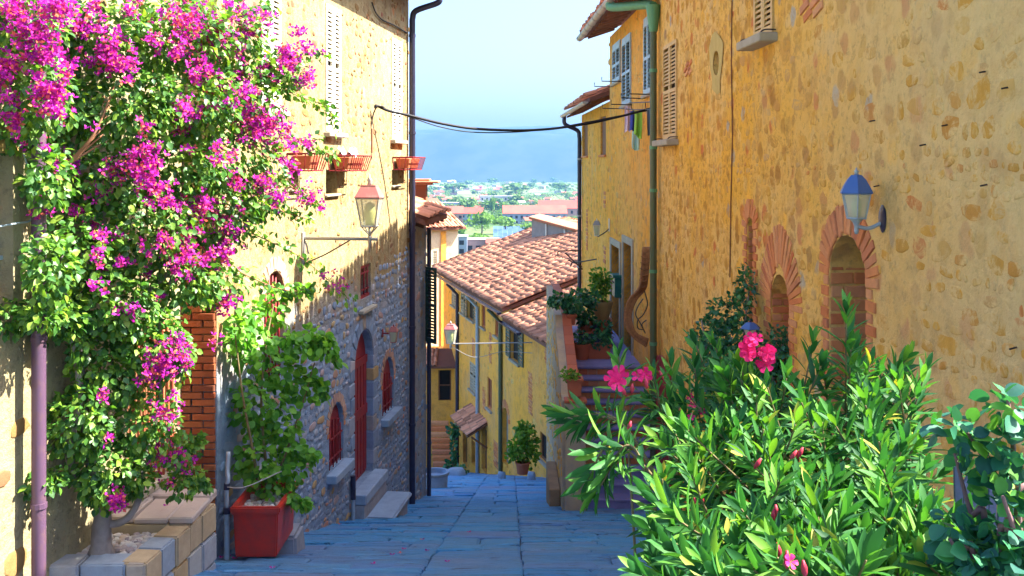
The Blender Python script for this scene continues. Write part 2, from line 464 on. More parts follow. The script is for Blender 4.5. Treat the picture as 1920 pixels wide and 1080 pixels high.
b = NB('hill_scrub')
c = b.mix(b.ramp(b.noise(.01, None, 5), [(.4, 0.0), (.6, 1.0)]), (.025, .045, .04), (.035, .055, .045))
M_HILL = b.surf(c, .95, None, 0, .1)
mb = MB()
nx, ny = 90, 14
def ridge(x, layer):
    p = x / 4600 * F + CX          # where this stands across the picture
    if layer: h = 67 + 7 * math.exp(-((p - 1015) / 120) ** 2) + 4 * noise.noise(V((p * .02, 3, 0)))
    else: h = 58 + 8 * math.exp(-((p - 880) / 90) ** 2) + 5 * noise.noise(V((p * .012, 9, 0)))
    return h
for layer, y0 in ((0, 4100), (1, 4700)):
    mb = MB()
    for j in range(ny + 1):
        t = j / ny
        for i in range(nx + 1):
            x = -2900 + 5800 * i / nx; y = y0 + 700 * t
            top = ridge(x * 4600 / (y0 + 500), layer) / F * (y0 + 500)
            z = -73 + (top + 73) * math.sin(min(1, t * 1.4) * math.pi / 2) ** 1.3 + noise.fractal(V((x * .004, y * .004, layer)), 1, 2, 4) * 9 * t
            mb.v.append((x, y, z - 0))
    n = nx + 1
    for j in range(ny):
        for i in range(nx):
            mb.f.append((j * n + i, j * n + i + 1, (j + 1) * n + i + 1, (j + 1) * n + i))
    tag(mb.build('hills', M_HILL, smooth=True), 'long blue wooded ridge closing the valley' if not layer else 'higher hazy mountain crest behind the front ridge', kind='structure')

b = NB('haze_air'); vn = b.n('ShaderNodeVolumePrincipled')
vn.inputs['Color'].default_value = (.17, .39, .88, 1); vn.inputs['Density'].default_value = .000085; vn.inputs['Anisotropy'].default_value = .1
b.l(vn.outputs[0], b.out.inputs['Volume'])
mb = MB(); mb.box((-3100, -70, -80), (3100, 6600, 250))
tag(mb.build('haze', b.m), 'pale blue summer haze filling the valley air', kind='stuff')

# ------------------------------------------------------------------ street
b = NB('street_bed'); M_BED = b.surf(b.mix(b.noise(6), (.06, .11, .18), (.12, .17, .24)), .95, None, 0, .1)
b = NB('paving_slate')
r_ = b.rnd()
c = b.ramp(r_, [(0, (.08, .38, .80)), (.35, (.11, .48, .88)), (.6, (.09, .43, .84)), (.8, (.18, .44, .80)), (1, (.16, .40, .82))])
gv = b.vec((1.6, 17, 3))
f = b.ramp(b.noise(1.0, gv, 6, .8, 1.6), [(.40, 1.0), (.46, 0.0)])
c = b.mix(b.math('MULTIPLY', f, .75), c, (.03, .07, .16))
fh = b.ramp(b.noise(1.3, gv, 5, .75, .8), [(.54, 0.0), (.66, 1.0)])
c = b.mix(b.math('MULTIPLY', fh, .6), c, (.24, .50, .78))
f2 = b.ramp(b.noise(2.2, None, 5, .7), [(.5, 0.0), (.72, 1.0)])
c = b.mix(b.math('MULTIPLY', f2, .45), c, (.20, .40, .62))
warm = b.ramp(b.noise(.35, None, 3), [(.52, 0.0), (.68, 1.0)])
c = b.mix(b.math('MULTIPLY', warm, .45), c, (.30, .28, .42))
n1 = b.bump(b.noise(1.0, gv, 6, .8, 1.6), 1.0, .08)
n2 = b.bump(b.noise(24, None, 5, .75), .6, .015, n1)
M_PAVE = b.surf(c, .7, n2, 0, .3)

def lwall(y): return -4.3 + .126 * y if y > 10.3 else -4.65 + .126 * y
def rwall(y): return 3.2 - .03 * y
street = MB()
ys = [1, 4, 7, 10, 14, 18, 22, 26, 31, 36, 42, 50, 58]
for y in ys: street.v += [(-12, y, ground(y) - .05), (7, y, ground(y) - .05)]
for i in range(len(ys) - 1): street.f.append((2 * i, 2 * i + 1, 2 * i + 3, 2 * i + 2))
street = street.build('street', M_BED); tag(street, 'steep stone street running downhill between the houses', kind='structure')
stones = []
def slab(x0, x1, y0, y1, skew, dz):
    g = .006; i_ = .03; top = dz
    q = [(x0 + g + skew, y0 + g), (x1 - g + skew, y0 + g), (x1 - g + skew, y1 - g), (x0 + g + skew, y1 - g)]
    q = [(a + R.uniform(-.015, .015), c_ + R.uniform(-.025, .025)) for a, c_ in q]
    cx = sum(a for a, _ in q) / 4; cy = sum(c_ for _, c_ in q) / 4
    t = [R.uniform(-.016, .016) + top for _ in range(4)]
    lo = [(a, c_, ground(c_) - .06) for a, c_ in q]
    mid = [(a, c_, ground(c_) - .014 + t[k]) for k, (a, c_) in enumerate(q)]
    ins = [(a + (cx - a) * i_ / max(.1, abs(cx - a)), c_ + (cy - c_) * i_ / max(.1, abs(cy - c_))) for a, c_ in q]
    up = [(a, c_, ground(c_) + t[k]) for k, (a, c_) in enumerate(ins)]
    n = [(k, (k + 1) % 4, 4 + (k + 1) % 4, 4 + k) for k in range(4)] + [(4 + k, 4 + (k + 1) % 4, 8 + (k + 1) % 4, 8 + k) for k in range(4)] + [(8, 9, 10, 11)]
    return lo + mid + up, n
y = 7.6; rest = MB(); row = 0; cnt = 0
lane_y = 7.6
def put(args):
    global cnt
    vs_, fs = slab(*args)
    if cnt < 300:
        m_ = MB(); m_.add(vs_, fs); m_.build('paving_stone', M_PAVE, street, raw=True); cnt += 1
    else: rest.add(vs_, fs)
while y < 47:
    d = R.uniform(.22, .38) * (1 if y < 22 else 1.6)
    xl = lwall(y) - .1 if y < 20 else lwall(20) - .15 * (y - 20)
    xr = (rwall(y) if y < 17.5 else 1.4) + .1
    if y > 31: xl = -6 - (y - 31) * .1; xr = 1.3 - .254 * (y - 31) + .3
    for a0, a1 in ((xl, -.82), (.10, xr)):
        x = a0
        while x < a1 - .05:
            wd = R.uniform(.55, 1.15) * (1 if y < 22 else 1.5)
            e = x + wd
            if e > a1 - .3: e = a1
            put((x, e, y + R.uniform(-.02, .02), y + d + R.uniform(-.02, .02), 0, R.uniform(-.008, .008)))
            x = e
    y += d
    while lane_y < y and lane_y < 40:          # the smoother lane down the middle
        e = lane_y + R.uniform(.6, 1.0)
        m = -.82 + R.choice([0, .45, .5, .92]); 
        if m < -.5 or m > 0: put((-.82, .10, lane_y, e, 0, .004))
        else: put((-.82, m, lane_y, e, 0, .004)); put((m, .10, lane_y, e, 0, .0))
        lane_y = e
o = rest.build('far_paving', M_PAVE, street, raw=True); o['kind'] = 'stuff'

# ------------------------------------------------------------------ stones, bricks, tiles, shutters
def stone_tmpl(seed, n=12):
    r = random.Random(seed); vs_ = []; ang = [2 * math.pi * (k + r.uniform(-.38, .38)) / n for k in range(n)]
    ph = [r.uniform(0, 6.28) for _ in range(3)]; rad = [.92 + .10 * math.sin(2 * t + ph[0]) + .07 * math.sin(3 * t + ph[1]) + .05 * math.sin(5 * t + ph[2]) + r.uniform(-.03, .03) for t in ang]
    def sq(t, q): c, s = math.cos(t), math.sin(t); p = 2.6; m = (abs(c) ** p + abs(s) ** p) ** (-1 / p); return c * m * q, s * m * q
    for lvl, (k, h) in enumerate(((1.0, -.6), (.95, .45), (.72, 1.0))):
        for t, q in zip(ang, rad):
            a, c = sq(t, q * k * .5); vs_.append((a, h + (r.uniform(-.1, .1) if lvl else 0), c))
    fs = [(l * n + k, l * n + (k + 1) % n, (l + 1) * n + (k + 1) % n, (l + 1) * n + k) for l in (0, 1) for k in range(n)]
    return vs_, fs + [tuple(range(2 * n, 3 * n))]
STONES = [stone_tmpl(s) for s in range(8)]

def rubble(parent, fr, u0, u1, z0, z1, holes, mat, keep, n=300, course=(.12, .24), proud=.018, lump=1.0):
    """stones of a rubble wall; keep(u,z) is the share of stones that show through the plaster"""
    mats = [[] for _ in STONES]; allm = []
    hb = [(poly_box(h), h) for h in holes]
    z = z0
    while z < z1:
        h = R.uniform(*course); u = u0 + R.uniform(0, .2); hb0 = h
        while u < u1:
            h = hb0 * R.uniform(.7, 1.15); wd = R.uniform(.7, 2.6) * h
            uc, zc = u + wd / 2, z + h / 2 + R.uniform(-.02, .02)
            u += wd + R.uniform(.0, .02)
            if any(a - wd / 2 - .03 < uc < b_ + wd / 2 + .03 and c - h / 2 - .03 < zc < d + h / 2 + .03 for (a, b_, c, d), _ in hb): continue
            if R.random() > keep(uc, zc): continue
            M = fr.M(uc, 0, zc); a = R.uniform(-.2, .2)
            Rm = Matrix.Rotation(a, 4, 'Y')
            s = R.uniform(.8, 1.0)
            M = M @ Rm @ Matrix.Diagonal((wd * .96 * s, proud * R.uniform(.5, 1.3) * lump, h * .92 * s, 1))
            allm.append((math.hypot(wd, h) / max(3, fr.Y(uc)), R.randrange(len(STONES)), [list(M[i]) for i in range(3)]))
        z += hb0 + .004
    allm.sort(key=lambda t: -t[0])
    tm = {}
    for s, k, m in allm[:n]:
        if k not in tm: tm[k] = tmpl_mesh('stone', *STONES[k], mat, True)
        inst('stone', tm[k], Matrix(m + [[0, 0, 0, 1]]), parent)
    for _, k, m in allm[n:]: mats[k].append(m)
    vs_ = []; first = True
    rest = MB()
    for k, ms in enumerate(mats):
        if ms:
            A = np.array(ms); P = np.einsum('nij,vj->nvi', A[:, :, :3], np.array(STONES[k][0])) + A[:, None, :, 3]
            for q in P: rest.add([tuple(p) for p in q], STONES[k][1])
    if rest.v:
        o = rest.build('rubble', mat, parent, smooth=True, raw=True); o['kind'] = 'stuff'

def brick_tmpl():
    b = .5; i = .44
    return [(-b, -1, -b), (b, -1, -b), (b, -1, b), (-b, -1, b), (-b, .6, -b), (b, .6, -b), (b, .6, b), (-b, .6, b), (-i, 1, -i), (i, 1, -i), (i, 1, i), (-i, 1, i)], \
        [(0, 1, 5, 4), (1, 2, 6, 5), (2, 3, 7, 6), (3, 0, 4, 7), (4, 5, 9, 8), (5, 6, 10, 9), (6, 7, 11, 10), (7, 4, 8, 11), (8, 9, 10, 11)]
BRICK = tmpl_mesh('brick', *brick_tmpl(), M_BR)
BRICKP = tmpl_mesh('brick', *brick_tmpl(), M_BRP); BRICK_PIER = tmpl_mesh('brick', *brick_tmpl(), M_PIER)
def brick(parent, M, sx, sy, sz, me=None):      # local x width, y proud, z height
    j = Matrix.Rotation(R.uniform(-.025, .025), 4, 'Y')
    return inst('brick', me or BRICK, M @ j @ Matrix.Diagonal((sx * R.uniform(.93, 1.0), sy * R.uniform(.5, 1.3), sz * R.uniform(.92, 1.0), 1)), parent)

def arch_bricks(parent, fr, u0, u1, zs, r_in, r_out, rise=None, n=15, proud=.02, jamb_to=None, jw=.22, ch=.075, point=0, me=None):
    """voussoirs round an arch springing at zs, and bricks down its jambs"""
    c = (u0 + u1) / 2; r = (u1 - u0) / 2; rise = rise or r
    for k in range(n):
        t = math.pi * (k + .5) / n
        rm = r_in + (r_out - r_in) / 2
        p = (c + (r + rm) * math.cos(t), zs + (rise + rm) * math.sin(t) + point * max(0, math.sin(t)) ** 6)
        L = math.pi * ((r + rise) / 2 + rm) / n
        M = fr.M(p[0], 0, p[1]) @ Matrix.Rotation(-(t - math.pi / 2), 4, 'Y')
        brick(parent, M, L * .86, proud, (r_out - r_in) + (.03 if k % 2 else 0), me)
    if jamb_to is not None:
        z = zs - ch / 2; k = 0
        while z > jamb_to:
            for sgn, e in ((-1, u0), (1, u1)):
                wd = jw if k % 2 else jw * .62
                brick(parent, fr.M(e + sgn * (wd / 2 + r_in), 0, z), wd, proud, ch * .86)
            z -= ch; k += 1

def jamb_bricks(parent, fr, u, w0, w1, z0, z1, face, ch=.08, two=True):
    """bricks lining the side of an opening; face = +1 looks along +u, -1 along -u"""
    z = z0 + ch / 2; k = 0
    while z < z1:
        spans = [(w0, w1)] if not two else ([(w0, w0 + (w1 - w0) * .62), (w0 + (w1 - w0) * .64, w1)] if k % 2 else [(w0, w0 + (w1 - w0) * .34), (w0 + (w1 - w0) * .36, w1)])
        for a, c in spans:
            M = fr.M(u, (a + c) / 2, z) @ Matrix.Rotation(-face * math.pi / 2, 4, 'Z')
            brick(parent, M, abs(c - a), .012, ch * .84)
        z += ch; k += 1

def tile_tmpl(n=5, L=.40, r0=.092, r1=.072):
    vs_ = []; fs = []
    for y, r in ((0, r0), (L, r1)):
        for k in range(n + 1):
            t = math.pi * k / n; vs_.append((r * math.cos(t), y, r * math.sin(t) * .8 + (.02 if y == 0 else 0)))
    for y, r in ((0, r0 - .016), (L, r1 - .016)):
        for k in range(n + 1):
            t = math.pi * k / n; vs_.append((r * math.cos(t), y, r * math.sin(t) * .8 + (.02 if y == 0 else 0)))
    m = n + 1
    for k in range(n):
        fs.append((k, k + 1, m + k + 1, m + k)); fs.append((2 * m + k + 1, 2 * m + k, 3 * m + k, 3 * m + k + 1)); fs.append((k + 1, k, 2 * m + k, 2 * m + k + 1))
    return vs_, fs
TILE = tile_tmpl()
TILE_ME = tmpl_mesh('roof_tile', *TILE, M_TILE, True)
def tiles(parent, o, ex, ey, nrm, nx, ny, n=300, pitch=.185, expo=.31, skip=None, mat=None):
    """barrel tiles on a slope: ex along the eave, ey up the slope"""
    ms = []
    for j in range(ny):
        for i in range(nx):
            if skip and skip(i, j): continue
            p = o + ex * ((i + .5) * pitch + R.uniform(-.012, .012)) + ey * (j * expo + R.uniform(-.045, .045)) + nrm * (.012 + R.uniform(0, .022))
            a = R.uniform(-.08, .08); y = (ey * math.cos(a) + ex * math.sin(a)).normalized(); x = y.cross(nrm).normalized(); z = x.cross(y)
            y = (y + nrm * .05).normalized()
            ms.append([[x.x, y.x, z.x, p.x], [x.y, y.y, z.y, p.y], [x.z, y.z, z.z, p.z]])
    if not ms: return
    A = np.array(ms); order = np.argsort(A[:, 1, 3])
    if n:
        for i in order[:n]: inst('roof_tile', TILE_ME, Matrix([list(q) for q in A[i]] + [[0, 0, 0, 1]]), parent)
    if len(order) > n: joined('tile_rows', *TILE, A[order[n:]], mat or M_TILE, parent, True)

def shutter_leaf(parent, fr, u0, u1, w_, z0, z1, mat, pitch=.062, tilt=.6, th=.035, mid=True, M=None, slatmat=None):
    """one louvred leaf: a frame and its slats; M places it when it does not lie in the wall"""
    fw = min(.06, (u1 - u0) * .16)
    T = M or (lambda u, w, z: fr.P(u, w, z))
    mb = MB()
    def bx(a, b_, z_a, z_b, wa, wb):
        mb.box8([T(a, wa, z_a), T(b_, wa, z_a), T(b_, wb, z_a), T(a, wb, z_a), T(a, wa, z_b), T(b_, wa, z_b), T(b_, wb, z_b), T(a, wb, z_b)])
    bx(u0, u0 + fw, z0, z1, w_, w_ + th); bx(u1 - fw, u1, z0, z1, w_, w_ + th)
    bx(u0 + fw, u1 - fw, z0, z0 + fw * 1.5, w_, w_ + th); bx(u0 + fw, u1 - fw, z1 - fw, z1, w_, w_ + th)
    if mid: bx(u0 + fw, u1 - fw, (z0 + z1) / 2 - fw / 2, (z0 + z1) / 2 + fw / 2, w_, w_ + th)
    leaf = mb.build('shutter', mat, parent)
    mb = MB(); z = z0 + fw * 1.5 + .02
    while z < z1 - fw - .03:
        if not (mid and abs(z - (z0 + z1) / 2) < fw):
            a, b_ = u0 + fw, u1 - fw; hz = pitch * .62
            mb.box8([T(a, w_ + th * .8, z), T(b_, w_ + th * .8, z), T(b_, w_ + th * .8 + .006, z + .006), T(a, w_ + th * .8 + .006, z + .006),
                     T(a, w_ + .004, z + hz), T(b_, w_ + .004, z + hz), T(b_, w_ + .01, z + hz + .006), T(a, w_ + .01, z + hz + .006)])
        z += pitch
    o = mb.build('slats', slatmat or mat, leaf, raw=True); o['kind'] = 'stuff'
    return leaf

def pane(parent, fr, u0, u1, w_, z0, z1, mat, name='backing'):
    mb = MB(); mb.add([fr.P(u0, w_, z0), fr.P(u1, w_, z0), fr.P(u1, w_, z1), fr.P(u0, w_, z1)], [(0, 1, 2, 3)])
    return mb.build(name, mat, parent)

def sill(parent, fr, u0, u1, z, out=.12, th=.07, mat=None, back=.02):
    mb = MB(); mb.box((u0, -back, z - th), (u1, out, z), fr)
    return mb.build('sill', mat or M_SLATE, parent, bevel=.012)

def bars(parent, fr, u0, u1, w_, z0, z1, n, mat, r=.011, cross=3, zt=None):
    for k in range(n):
        u = u0 + (u1 - u0) * (k + .5) / n
        zz = zt(u) if zt else z1
        mb = MB(); mb.tube([fr.P(u, w_, z0), fr.P(u, w_, zz)], r, 6); mb.build('bar', mat, parent, smooth=True)
    for k in range(cross):
        z = z0 + (z1 - z0) * (k + .5) / cross
        mb = MB(); mb.box((u0, w_ - .006, z - .012), (u1, w_ + .006, z + .012), fr); mb.build('crossbar', mat, parent)

def open_px(fr, xl, yt, xr, yb, arch=False, n=10, rise=None):
    """an opening given by its edges in the photograph -> (polygon, u0, u1, z0, z1)"""
    u0, u1 = fr.ux(xl), fr.ux(xr); uc = (u0 + u1) / 2; Y = fr.Y(uc)
    z1 = (HY - yt) / F * Y; z0 = (HY - yb) / F * Y
    if u0 > u1: u0, u1 = u1, u0
    p = arch_poly(u0, u1, z0, z1, rise, n) if arch else rect_poly(u0, u1, z0, z1)
    return p, u0, u1, z0, z1

# ------------------------------------------------------------------ the tall house with white shutters
FL = Frame(-4.3 + .126 * 10.3, 10.3, .126, 1, 1)
UL1 = FL.uy(18.85)
ZT = 3.18
w_sh = [open_px(FL, 488, -50, 526, 205), open_px(FL, 610, 12, 638, 248), open_px(FL, 734, 74, 753, 262)]
w_ni = [open_px(FL, 545, 318, 560, 352), open_px(FL, 611, 318, 632, 363), open_px(FL, 735, 318, 746, 347)]
w_gr = open_px(FL, 495, 508, 534, 715, True)
w_sm = open_px(FL, 676, 496, 695, 558)
w_a1 = open_px(FL, 617, 755, 644, 872, True)
w_dr = open_px(FL, 664, 619, 699, 902, True)
w_a2 = open_px(FL, 717, 670, 738, 772, True)
ops = w_sh + w_ni + [w_gr, w_sm, w_a1, w_dr, w_a2]
holes_L = [q[0] for q in ops]
out_L = [(0, ground(10.3) - .6), (UL1, ground(18.85) - .6), (UL1, ZT), (0, ZT)]
hL = thing('stone_house', 'tall stone house with white louvred shutters and a red arched door', 'house', FL.P(0, 0, ground(10.3)))
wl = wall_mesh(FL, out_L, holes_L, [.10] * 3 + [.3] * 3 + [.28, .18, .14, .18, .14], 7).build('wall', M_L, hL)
def keepL(u, z):
    f_ = .5 + .5 * noise.noise(V((u * .5, z * .5, 4)))
    zg = ground(FL.Y(u))
    low = 1 if z < -2.3 + .12 * u * 0 + .8 * (u / UL1) else 0
    return .92 if low else 0
rubble(wl, FL, .05, UL1 - .05, ground(18.8), 3.1, holes_L, M_STL, keepL, 300, (.07, .15), .012)
rubble(wl, FL, .05, UL1 - .05, -2.2, 3.1, holes_L, M_STU, lambda u, z: 0 if z < -2.3 + .8 * (u / UL1) else .10 + .5 * max(0, noise.noise(V((u * .7, z * .7, 9)))), 120, (.05, .13), .010)
for p, u0, u1, z0, z1 in w_sh:
    m = (u0 + u1) / 2
    shutter_leaf(hL, FL, u0 + .01, m - .006, -.02, z0 + .01, z1 - .01, M_WH)
    shutter_leaf(hL, FL, m + .006, u1 - .01, -.02, z0 + .01, z1 - .01, M_WH)
    pane(hL, FL, u0, u1, -.09, z0, z1, M_DK)
    sill(hL, FL, u0 - .08, u1 + .08, z0 - .004, .10, .07, M_GREY)
for p, u0, u1, z0, z1 in w_ni:
    pane(hL, FL, u0, u1, -.28, z0, z1, M_DK)
    sill(hL, FL, u0 - .06, u1 + .06, z0 - .004, .05, .04, M_GREY)
# arched window behind a red grille
p, u0, u1, z0, z1 = w_gr
pane(hL, FL, u0, u1, -.26, z0, z1, M_BRN)
rr = (u1 - u0) / 2
bars(hL, FL, u0 + .02, u1 - .02, -.05, z0, z1 - .2, 6, M_RED, .013, 4, lambda u: z1 - rr + math.sqrt(max(0, rr * rr - (u - (u0 + u1) / 2) ** 2)) - .01)
arch_bricks(wl, FL, u0, u1, z1 - rr, .01, .16, None, 13, .010, z0 + .9, .14, me=BRICKP)
# small grated window
p, u0, u1, z0, z1 = w_sm
pane(hL, FL, u0, u1, -.16, z0, z1, M_RED)
bars(hL, FL, u0 + .01, u1 - .01, -.03, z0, z1, 3, M_RED, .012, 2)
mb = MB(); mb.box((u0, -.06, z0), (u1, -.02, z0 + .05), FL); mb.box((u0, -.06, z1 - .05), (u1, -.02, z1), FL); mb.build('window_frame', M_RED, hL)
sill(hL, FL, u0 - .12, u1 + .1, z0 - .15, .09, .06, M_GREY)
for (p, u0, u1, z0, z1), kind in ((w_a1, 'shutter'), (w_a2, 'shutter')):
    r = (u1 - u0) / 2
    mb = MB(); mb.prism([(a + (.012 if a < (u0 + u1) / 2 else -.012), c - .01) for a, c in p], FL.P, -.10, -.06); sh = mb.build('shutter', M_RED, hL)
    k = 0
    for i in range(5):
        u = u0 + (u1 - u0) * (i + .5) / 5
        mb = MB(); mb.box((u - .028, -.058, z0 + .03), (u + .028, -.045, z1 - r * .9 + .2 * r * math.sin(math.pi * (i + .5) / 5)), FL); mb.build('plank', M_RED, sh)
    bars(sh, FL, u0, u1, -.02, z0, z1 - r, 4, M_RED, .01, 2)
    sill(hL, FL, u0 - .1, u1 + .1, z0 - .02, .14, .12, M_SLATE)
    arch_bricks(wl, FL, u0, u1, z1 - r, .01, .14, None, 13, .010, z1 - r - .1, .12, me=BRICKP)
# door with its deep reveal
p, u0, u1, z0, z1 = w_dr
r = (u1 - u0) / 2; DR = (u0, u1, z0, z1)
mb = MB(); mb.prism([(a, c) for a, c in p], FL.P, -.17, -.12); door = mb.build('door', M_RED, hL)
for i in range(6):
    u = u0 + (u1 - u0) * (i + .5) / 6
    mb = MB(); mb.box((u - .07, -.118, z0 + .05), (u + .07, -.10, z1 - r), FL); mb.build('plank', M_RED, door)
mb = MB(); mb.box((u0, -.112, z0 + .95), (u1, -.085, z0 + 1.1), FL); mb.box((u0, -.112, z1 - r - .05), (u1, -.085, z1 - r + .07), FL); mb.build('rail', M_RED, door)
mb = MB(); mb.lathe(FL.P(u0 + .15, -.08, z0 + 1.05), [(.03, -.03), (.035, 0), (.03, .03)], 8); mb.build('handle', M_GREY, door)
jz = z0 + .1; k = 0                                  # dressed stones of the jambs
while jz < z1 - r:
    h = R.uniform(.2, .3)
    for e, sg in ((u0, -1), (u1, 1)):
        wd = .3 if k % 2 else .2
        mb = MB(); mb.box((min(e + sg * .004, e + sg * wd), -.11 if sg > 0 else -.11, jz + .012), (max(e + sg * .004, e + sg * wd), .018, jz + h - .012), FL)
        if sg > 0:
            mb = MB(); mb.box((e - .012, -.11, jz + .012), (e + wd, .018, jz + h - .012), FL)
        mb.build('jamb_stone', M_STL, hL, bevel=.012)
    jz += h; k += 1
for kq in range(11):
    t = math.pi * (kq + .5) / 11; rm = r + .12
    M = FL.M((u0 + u1) / 2 + rm * math.cos(t), .0, z1 - r + rm * math.sin(t)) @ Matrix.Rotation(-(t - math.pi / 2), 4, 'Y')
    mb = MB(); mb.boxm(M @ Matrix.Translation((0, -.045, 0)), math.pi * rm / 11 / 2 * .92, .062, .115); mb.build('arch_stone', M_STL, hL, bevel=.012)
mb = MB(); mb.box((u0 - .12, -.3, z0 - .16), (u1 + .14, .22, z0 - .003), FL); mb.build('doorstep', M_SLATE, hL, bevel=.015)
mb = MB(); mb.box((u0 - .12, .0, ground(FL.Y(u1)) - .3), (u1 + .14, .19, z0 - .163), FL); mb.build('step_base', M_STL, hL)
# roof edge over the facade
ev = thing('eave_gutter', 'grey half round gutter under the eave of the white-shuttered house', 'gutter', FL.P(0, .6, 3.1))
g_ = MB(); prof = [(.075 * math.cos(math.pi * (1 + k / 8)), .075 * math.sin(math.pi * (1 + k / 8))) for k in range(9)]
def gutter(fr, u0, u1, w_, z, r=.075):
    mb = MB(); n = 9; ring = []
    for u in (u0, u1):
        for rr_ in (r, r - .008):
            ring += [fr.P(u, w_ + rr_ * math.cos(math.pi * (1 + k / 8)), z + rr_ * math.sin(math.pi * (1 + k / 8))) for k in range(9)]
    fs = []
    for k in range(8): fs += [(k, k + 1, 18 + k + 1, 18 + k), (9 + k + 1, 9 + k, 27 + k, 27 + k + 1), (k + 1, k, 9 + k, 9 + k + 1), (18 + k, 18 + k + 1, 27 + k + 1, 27 + k)]
    fs += [(0, 18, 27, 9), (8, 17, 35, 26)]
    fs += [tuple(range(9))] + [tuple(range(26, 17, -1))]
    return mb.add(ring, fs)
gutter(FL, -.2, UL1 + .15, .64, 3.16).build('channel', M_PIPE, ev, smooth=True, angle=40)
def roof_slab(parent, fr, u0, u1, w_out, z, run, slope, th=.10, rafters=True, mat=None, soffit=None):
    """a single-pitch roof: eave at w_out, rising away from the street"""
    mb = MB(); a = (u0, u1); zz = z + (w_out + run) * slope
    mb.box8([fr.P(u0, w_out, z), fr.P(u1, w_out, z), fr.P(u1, -run, zz), fr.P(u0, -run, zz), fr.P(u0, w_out, z + th), fr.P(u1, w_out, z + th), fr.P(u1, -run, zz + th), fr.P(u0, -run, zz + th)])
    rf = mb.build('roof', mat or M_TILE2, parent)
    if rafters:
        u = u0 + .2
        while u < u1:
            mb = MB(); zr = z + (w_out + .05) * slope
            mb.box8([fr.P(u, w_out - .06, z - .09 + .06 * slope), fr.P(u + .09, w_out - .06, z - .09 + .06 * slope), fr.P(u + .09, -.1, zr - .09), fr.P(u, -.1, zr - .09),
                     fr.P(u, w_out - .06, z - .004), fr.P(u + .09, w_out - .06, z - .004), fr.P(u + .09, -.1, zr - .004), fr.P(u, -.1, zr - .004)])
            mb.build('rafter', M_BRN, parent); u += .55
    return rf
def roof_vecs(fr, slope): 
    ey = (-fr.n + V((0, 0, slope))).normalized(); nrm = (fr.n * slope + V((0, 0, 1))).normalized(); return fr.d.copy(), ey, nrm
rf = roof_slab(hL, FL, -.2, UL1 + .12, .6, 3.18, 3.0, .33)
ex, ey, nrm = roof_vecs(FL, .33)
tiles(rf, FL.P(-.2, .66, 3.30), ex, ey, nrm, int((UL1 + .3) / .185), 2, 0)
# end wall return (brick pier) where the house steps forward
pier_u = .0
FP = Frame(-3.42, 10.3, 1, 0, 1)                     # faces the camera
for k in range(45):
    z = -.95 - k * .073
    if z < ground(10.3) + .02: break
    a0, a1 = .04, .41
    spl = [(a0, a0 + .24), (a0 + .25, a1)] if k % 2 else [(a0, a0 + .12), (a0 + .13, a1)]
    for a, c in spl:
        brick(wl, FP.M((a + c) / 2, .012, z), c - a, .016, .064, BRICK_PIER)
# wall crack and loose wires
mb = MB(); mb.tube(curve([FL.P(*(lambda q: (q[0], .03, q[1]))(FL.uz(x, y))) for x, y in ((694, 5), (702, 25), (715, 38), (735, 47), (760, 62))], 4), .012, 6)
tag(mb.build('loose_wire', M_CABLE, loc=FL.P(*((lambda q: (q[0], .0, q[1]))(FL.uz(760, 62))))), 'thin dark wire sagging under the eave of the white-shuttered house', 'wire')

# downpipe on the corner
dp = thing('downpipe', 'navy downpipe on the far corner of the white-shuttered house', 'drainpipe', FL.P(UL1 - .08, .09, ground(18.8)))
mb = MB(); mb.tube(curve([FL.P(UL1 - .05, .60, 3.1), FL.P(UL1 - .06, .56, 3.0), FL.P(UL1 - .08, .16, 2.86), FL.P(UL1 - .08, .09, 2.7)], 5) + [FL.P(UL1 - .08, .09, ground(18.8))], .056, 10)
mb.build('pipe', M_PIPE, dp, smooth=True, angle=50)
for z in (2.4, .6, -1.2, -3.0, -4.8):
    mb = MB(); mb.lathe(FL.P(UL1 - .08, .09, z), [(.066, -.025), (.066, .025)], 10); mb.build('bracket', M_PIPE, dp)

# ------------------------------------------------------------------ the near house behind the bougainvillea
FH = Frame(-4.65 + .126 * 5, 5, .126, 1, 1)
UH1 = FH.uy(10.29)
hole_a = rect_poly(FH.uy(6.5), FH.uy(7.52), -1.15, .1)
hole_b = rect_poly(FH.uy(9.2), FH.uy(10.08), -3.0, -1.55)
hH = thing('vine_covered_house', 'plastered house almost hidden behind the flowering bougainvillea', 'house', FH.P(0, 0, ground(5)))
M_H1 = plaster('grey_cream_plaster', (.38, .31, .16), (.34, .29, .17), (.24, .20, .13), 1.0, .4)
wh = wall_mesh(FH, [(0, ground(5) - .6), (UH1, ground(10.3) - .6), (UH1, 3.0), (0, 3.0)], [hole_a, hole_b], [.22, .2], 6).build('wall', M_H1, hH)
rubble(wh, FH, .4, UH1 - .3, -3.9, 2.9, [hole_a, hole_b], M_STU, lambda u, z: .07, 120, (.1, .2), .014)
rfh = roof_slab(hH, FH, -.3, UH1, .22, 3.02, 3, .33, rafters=False)
ex, ey, nrm = roof_vecs(FH, .33)
tiles(rfh, FH.P(-.3, .28, 3.14), ex, ey, nrm, int(UH1 / .185), 2, 0)
a = hole_a; u0, u1, z0, z1 = poly_box(a)
pane(hH, FH, u0, u1, -.2, z0, z1, pm('blue_grey_board', (.05, .065, .09), (.03, .035, .05), .6, 5), 'board')  # shadow of the foliage is put into the board's dark colour
mb = MB(); mb.box((u0 - .15, -.1, z1 - .01), (u1 + .12, .03, z1 + .09), FH); mb.build('lintel', pm('weathered_oak', (.36, .24, .08), (.22, .14, .05), .85, 12, .1, .5), hH, bevel=.01)
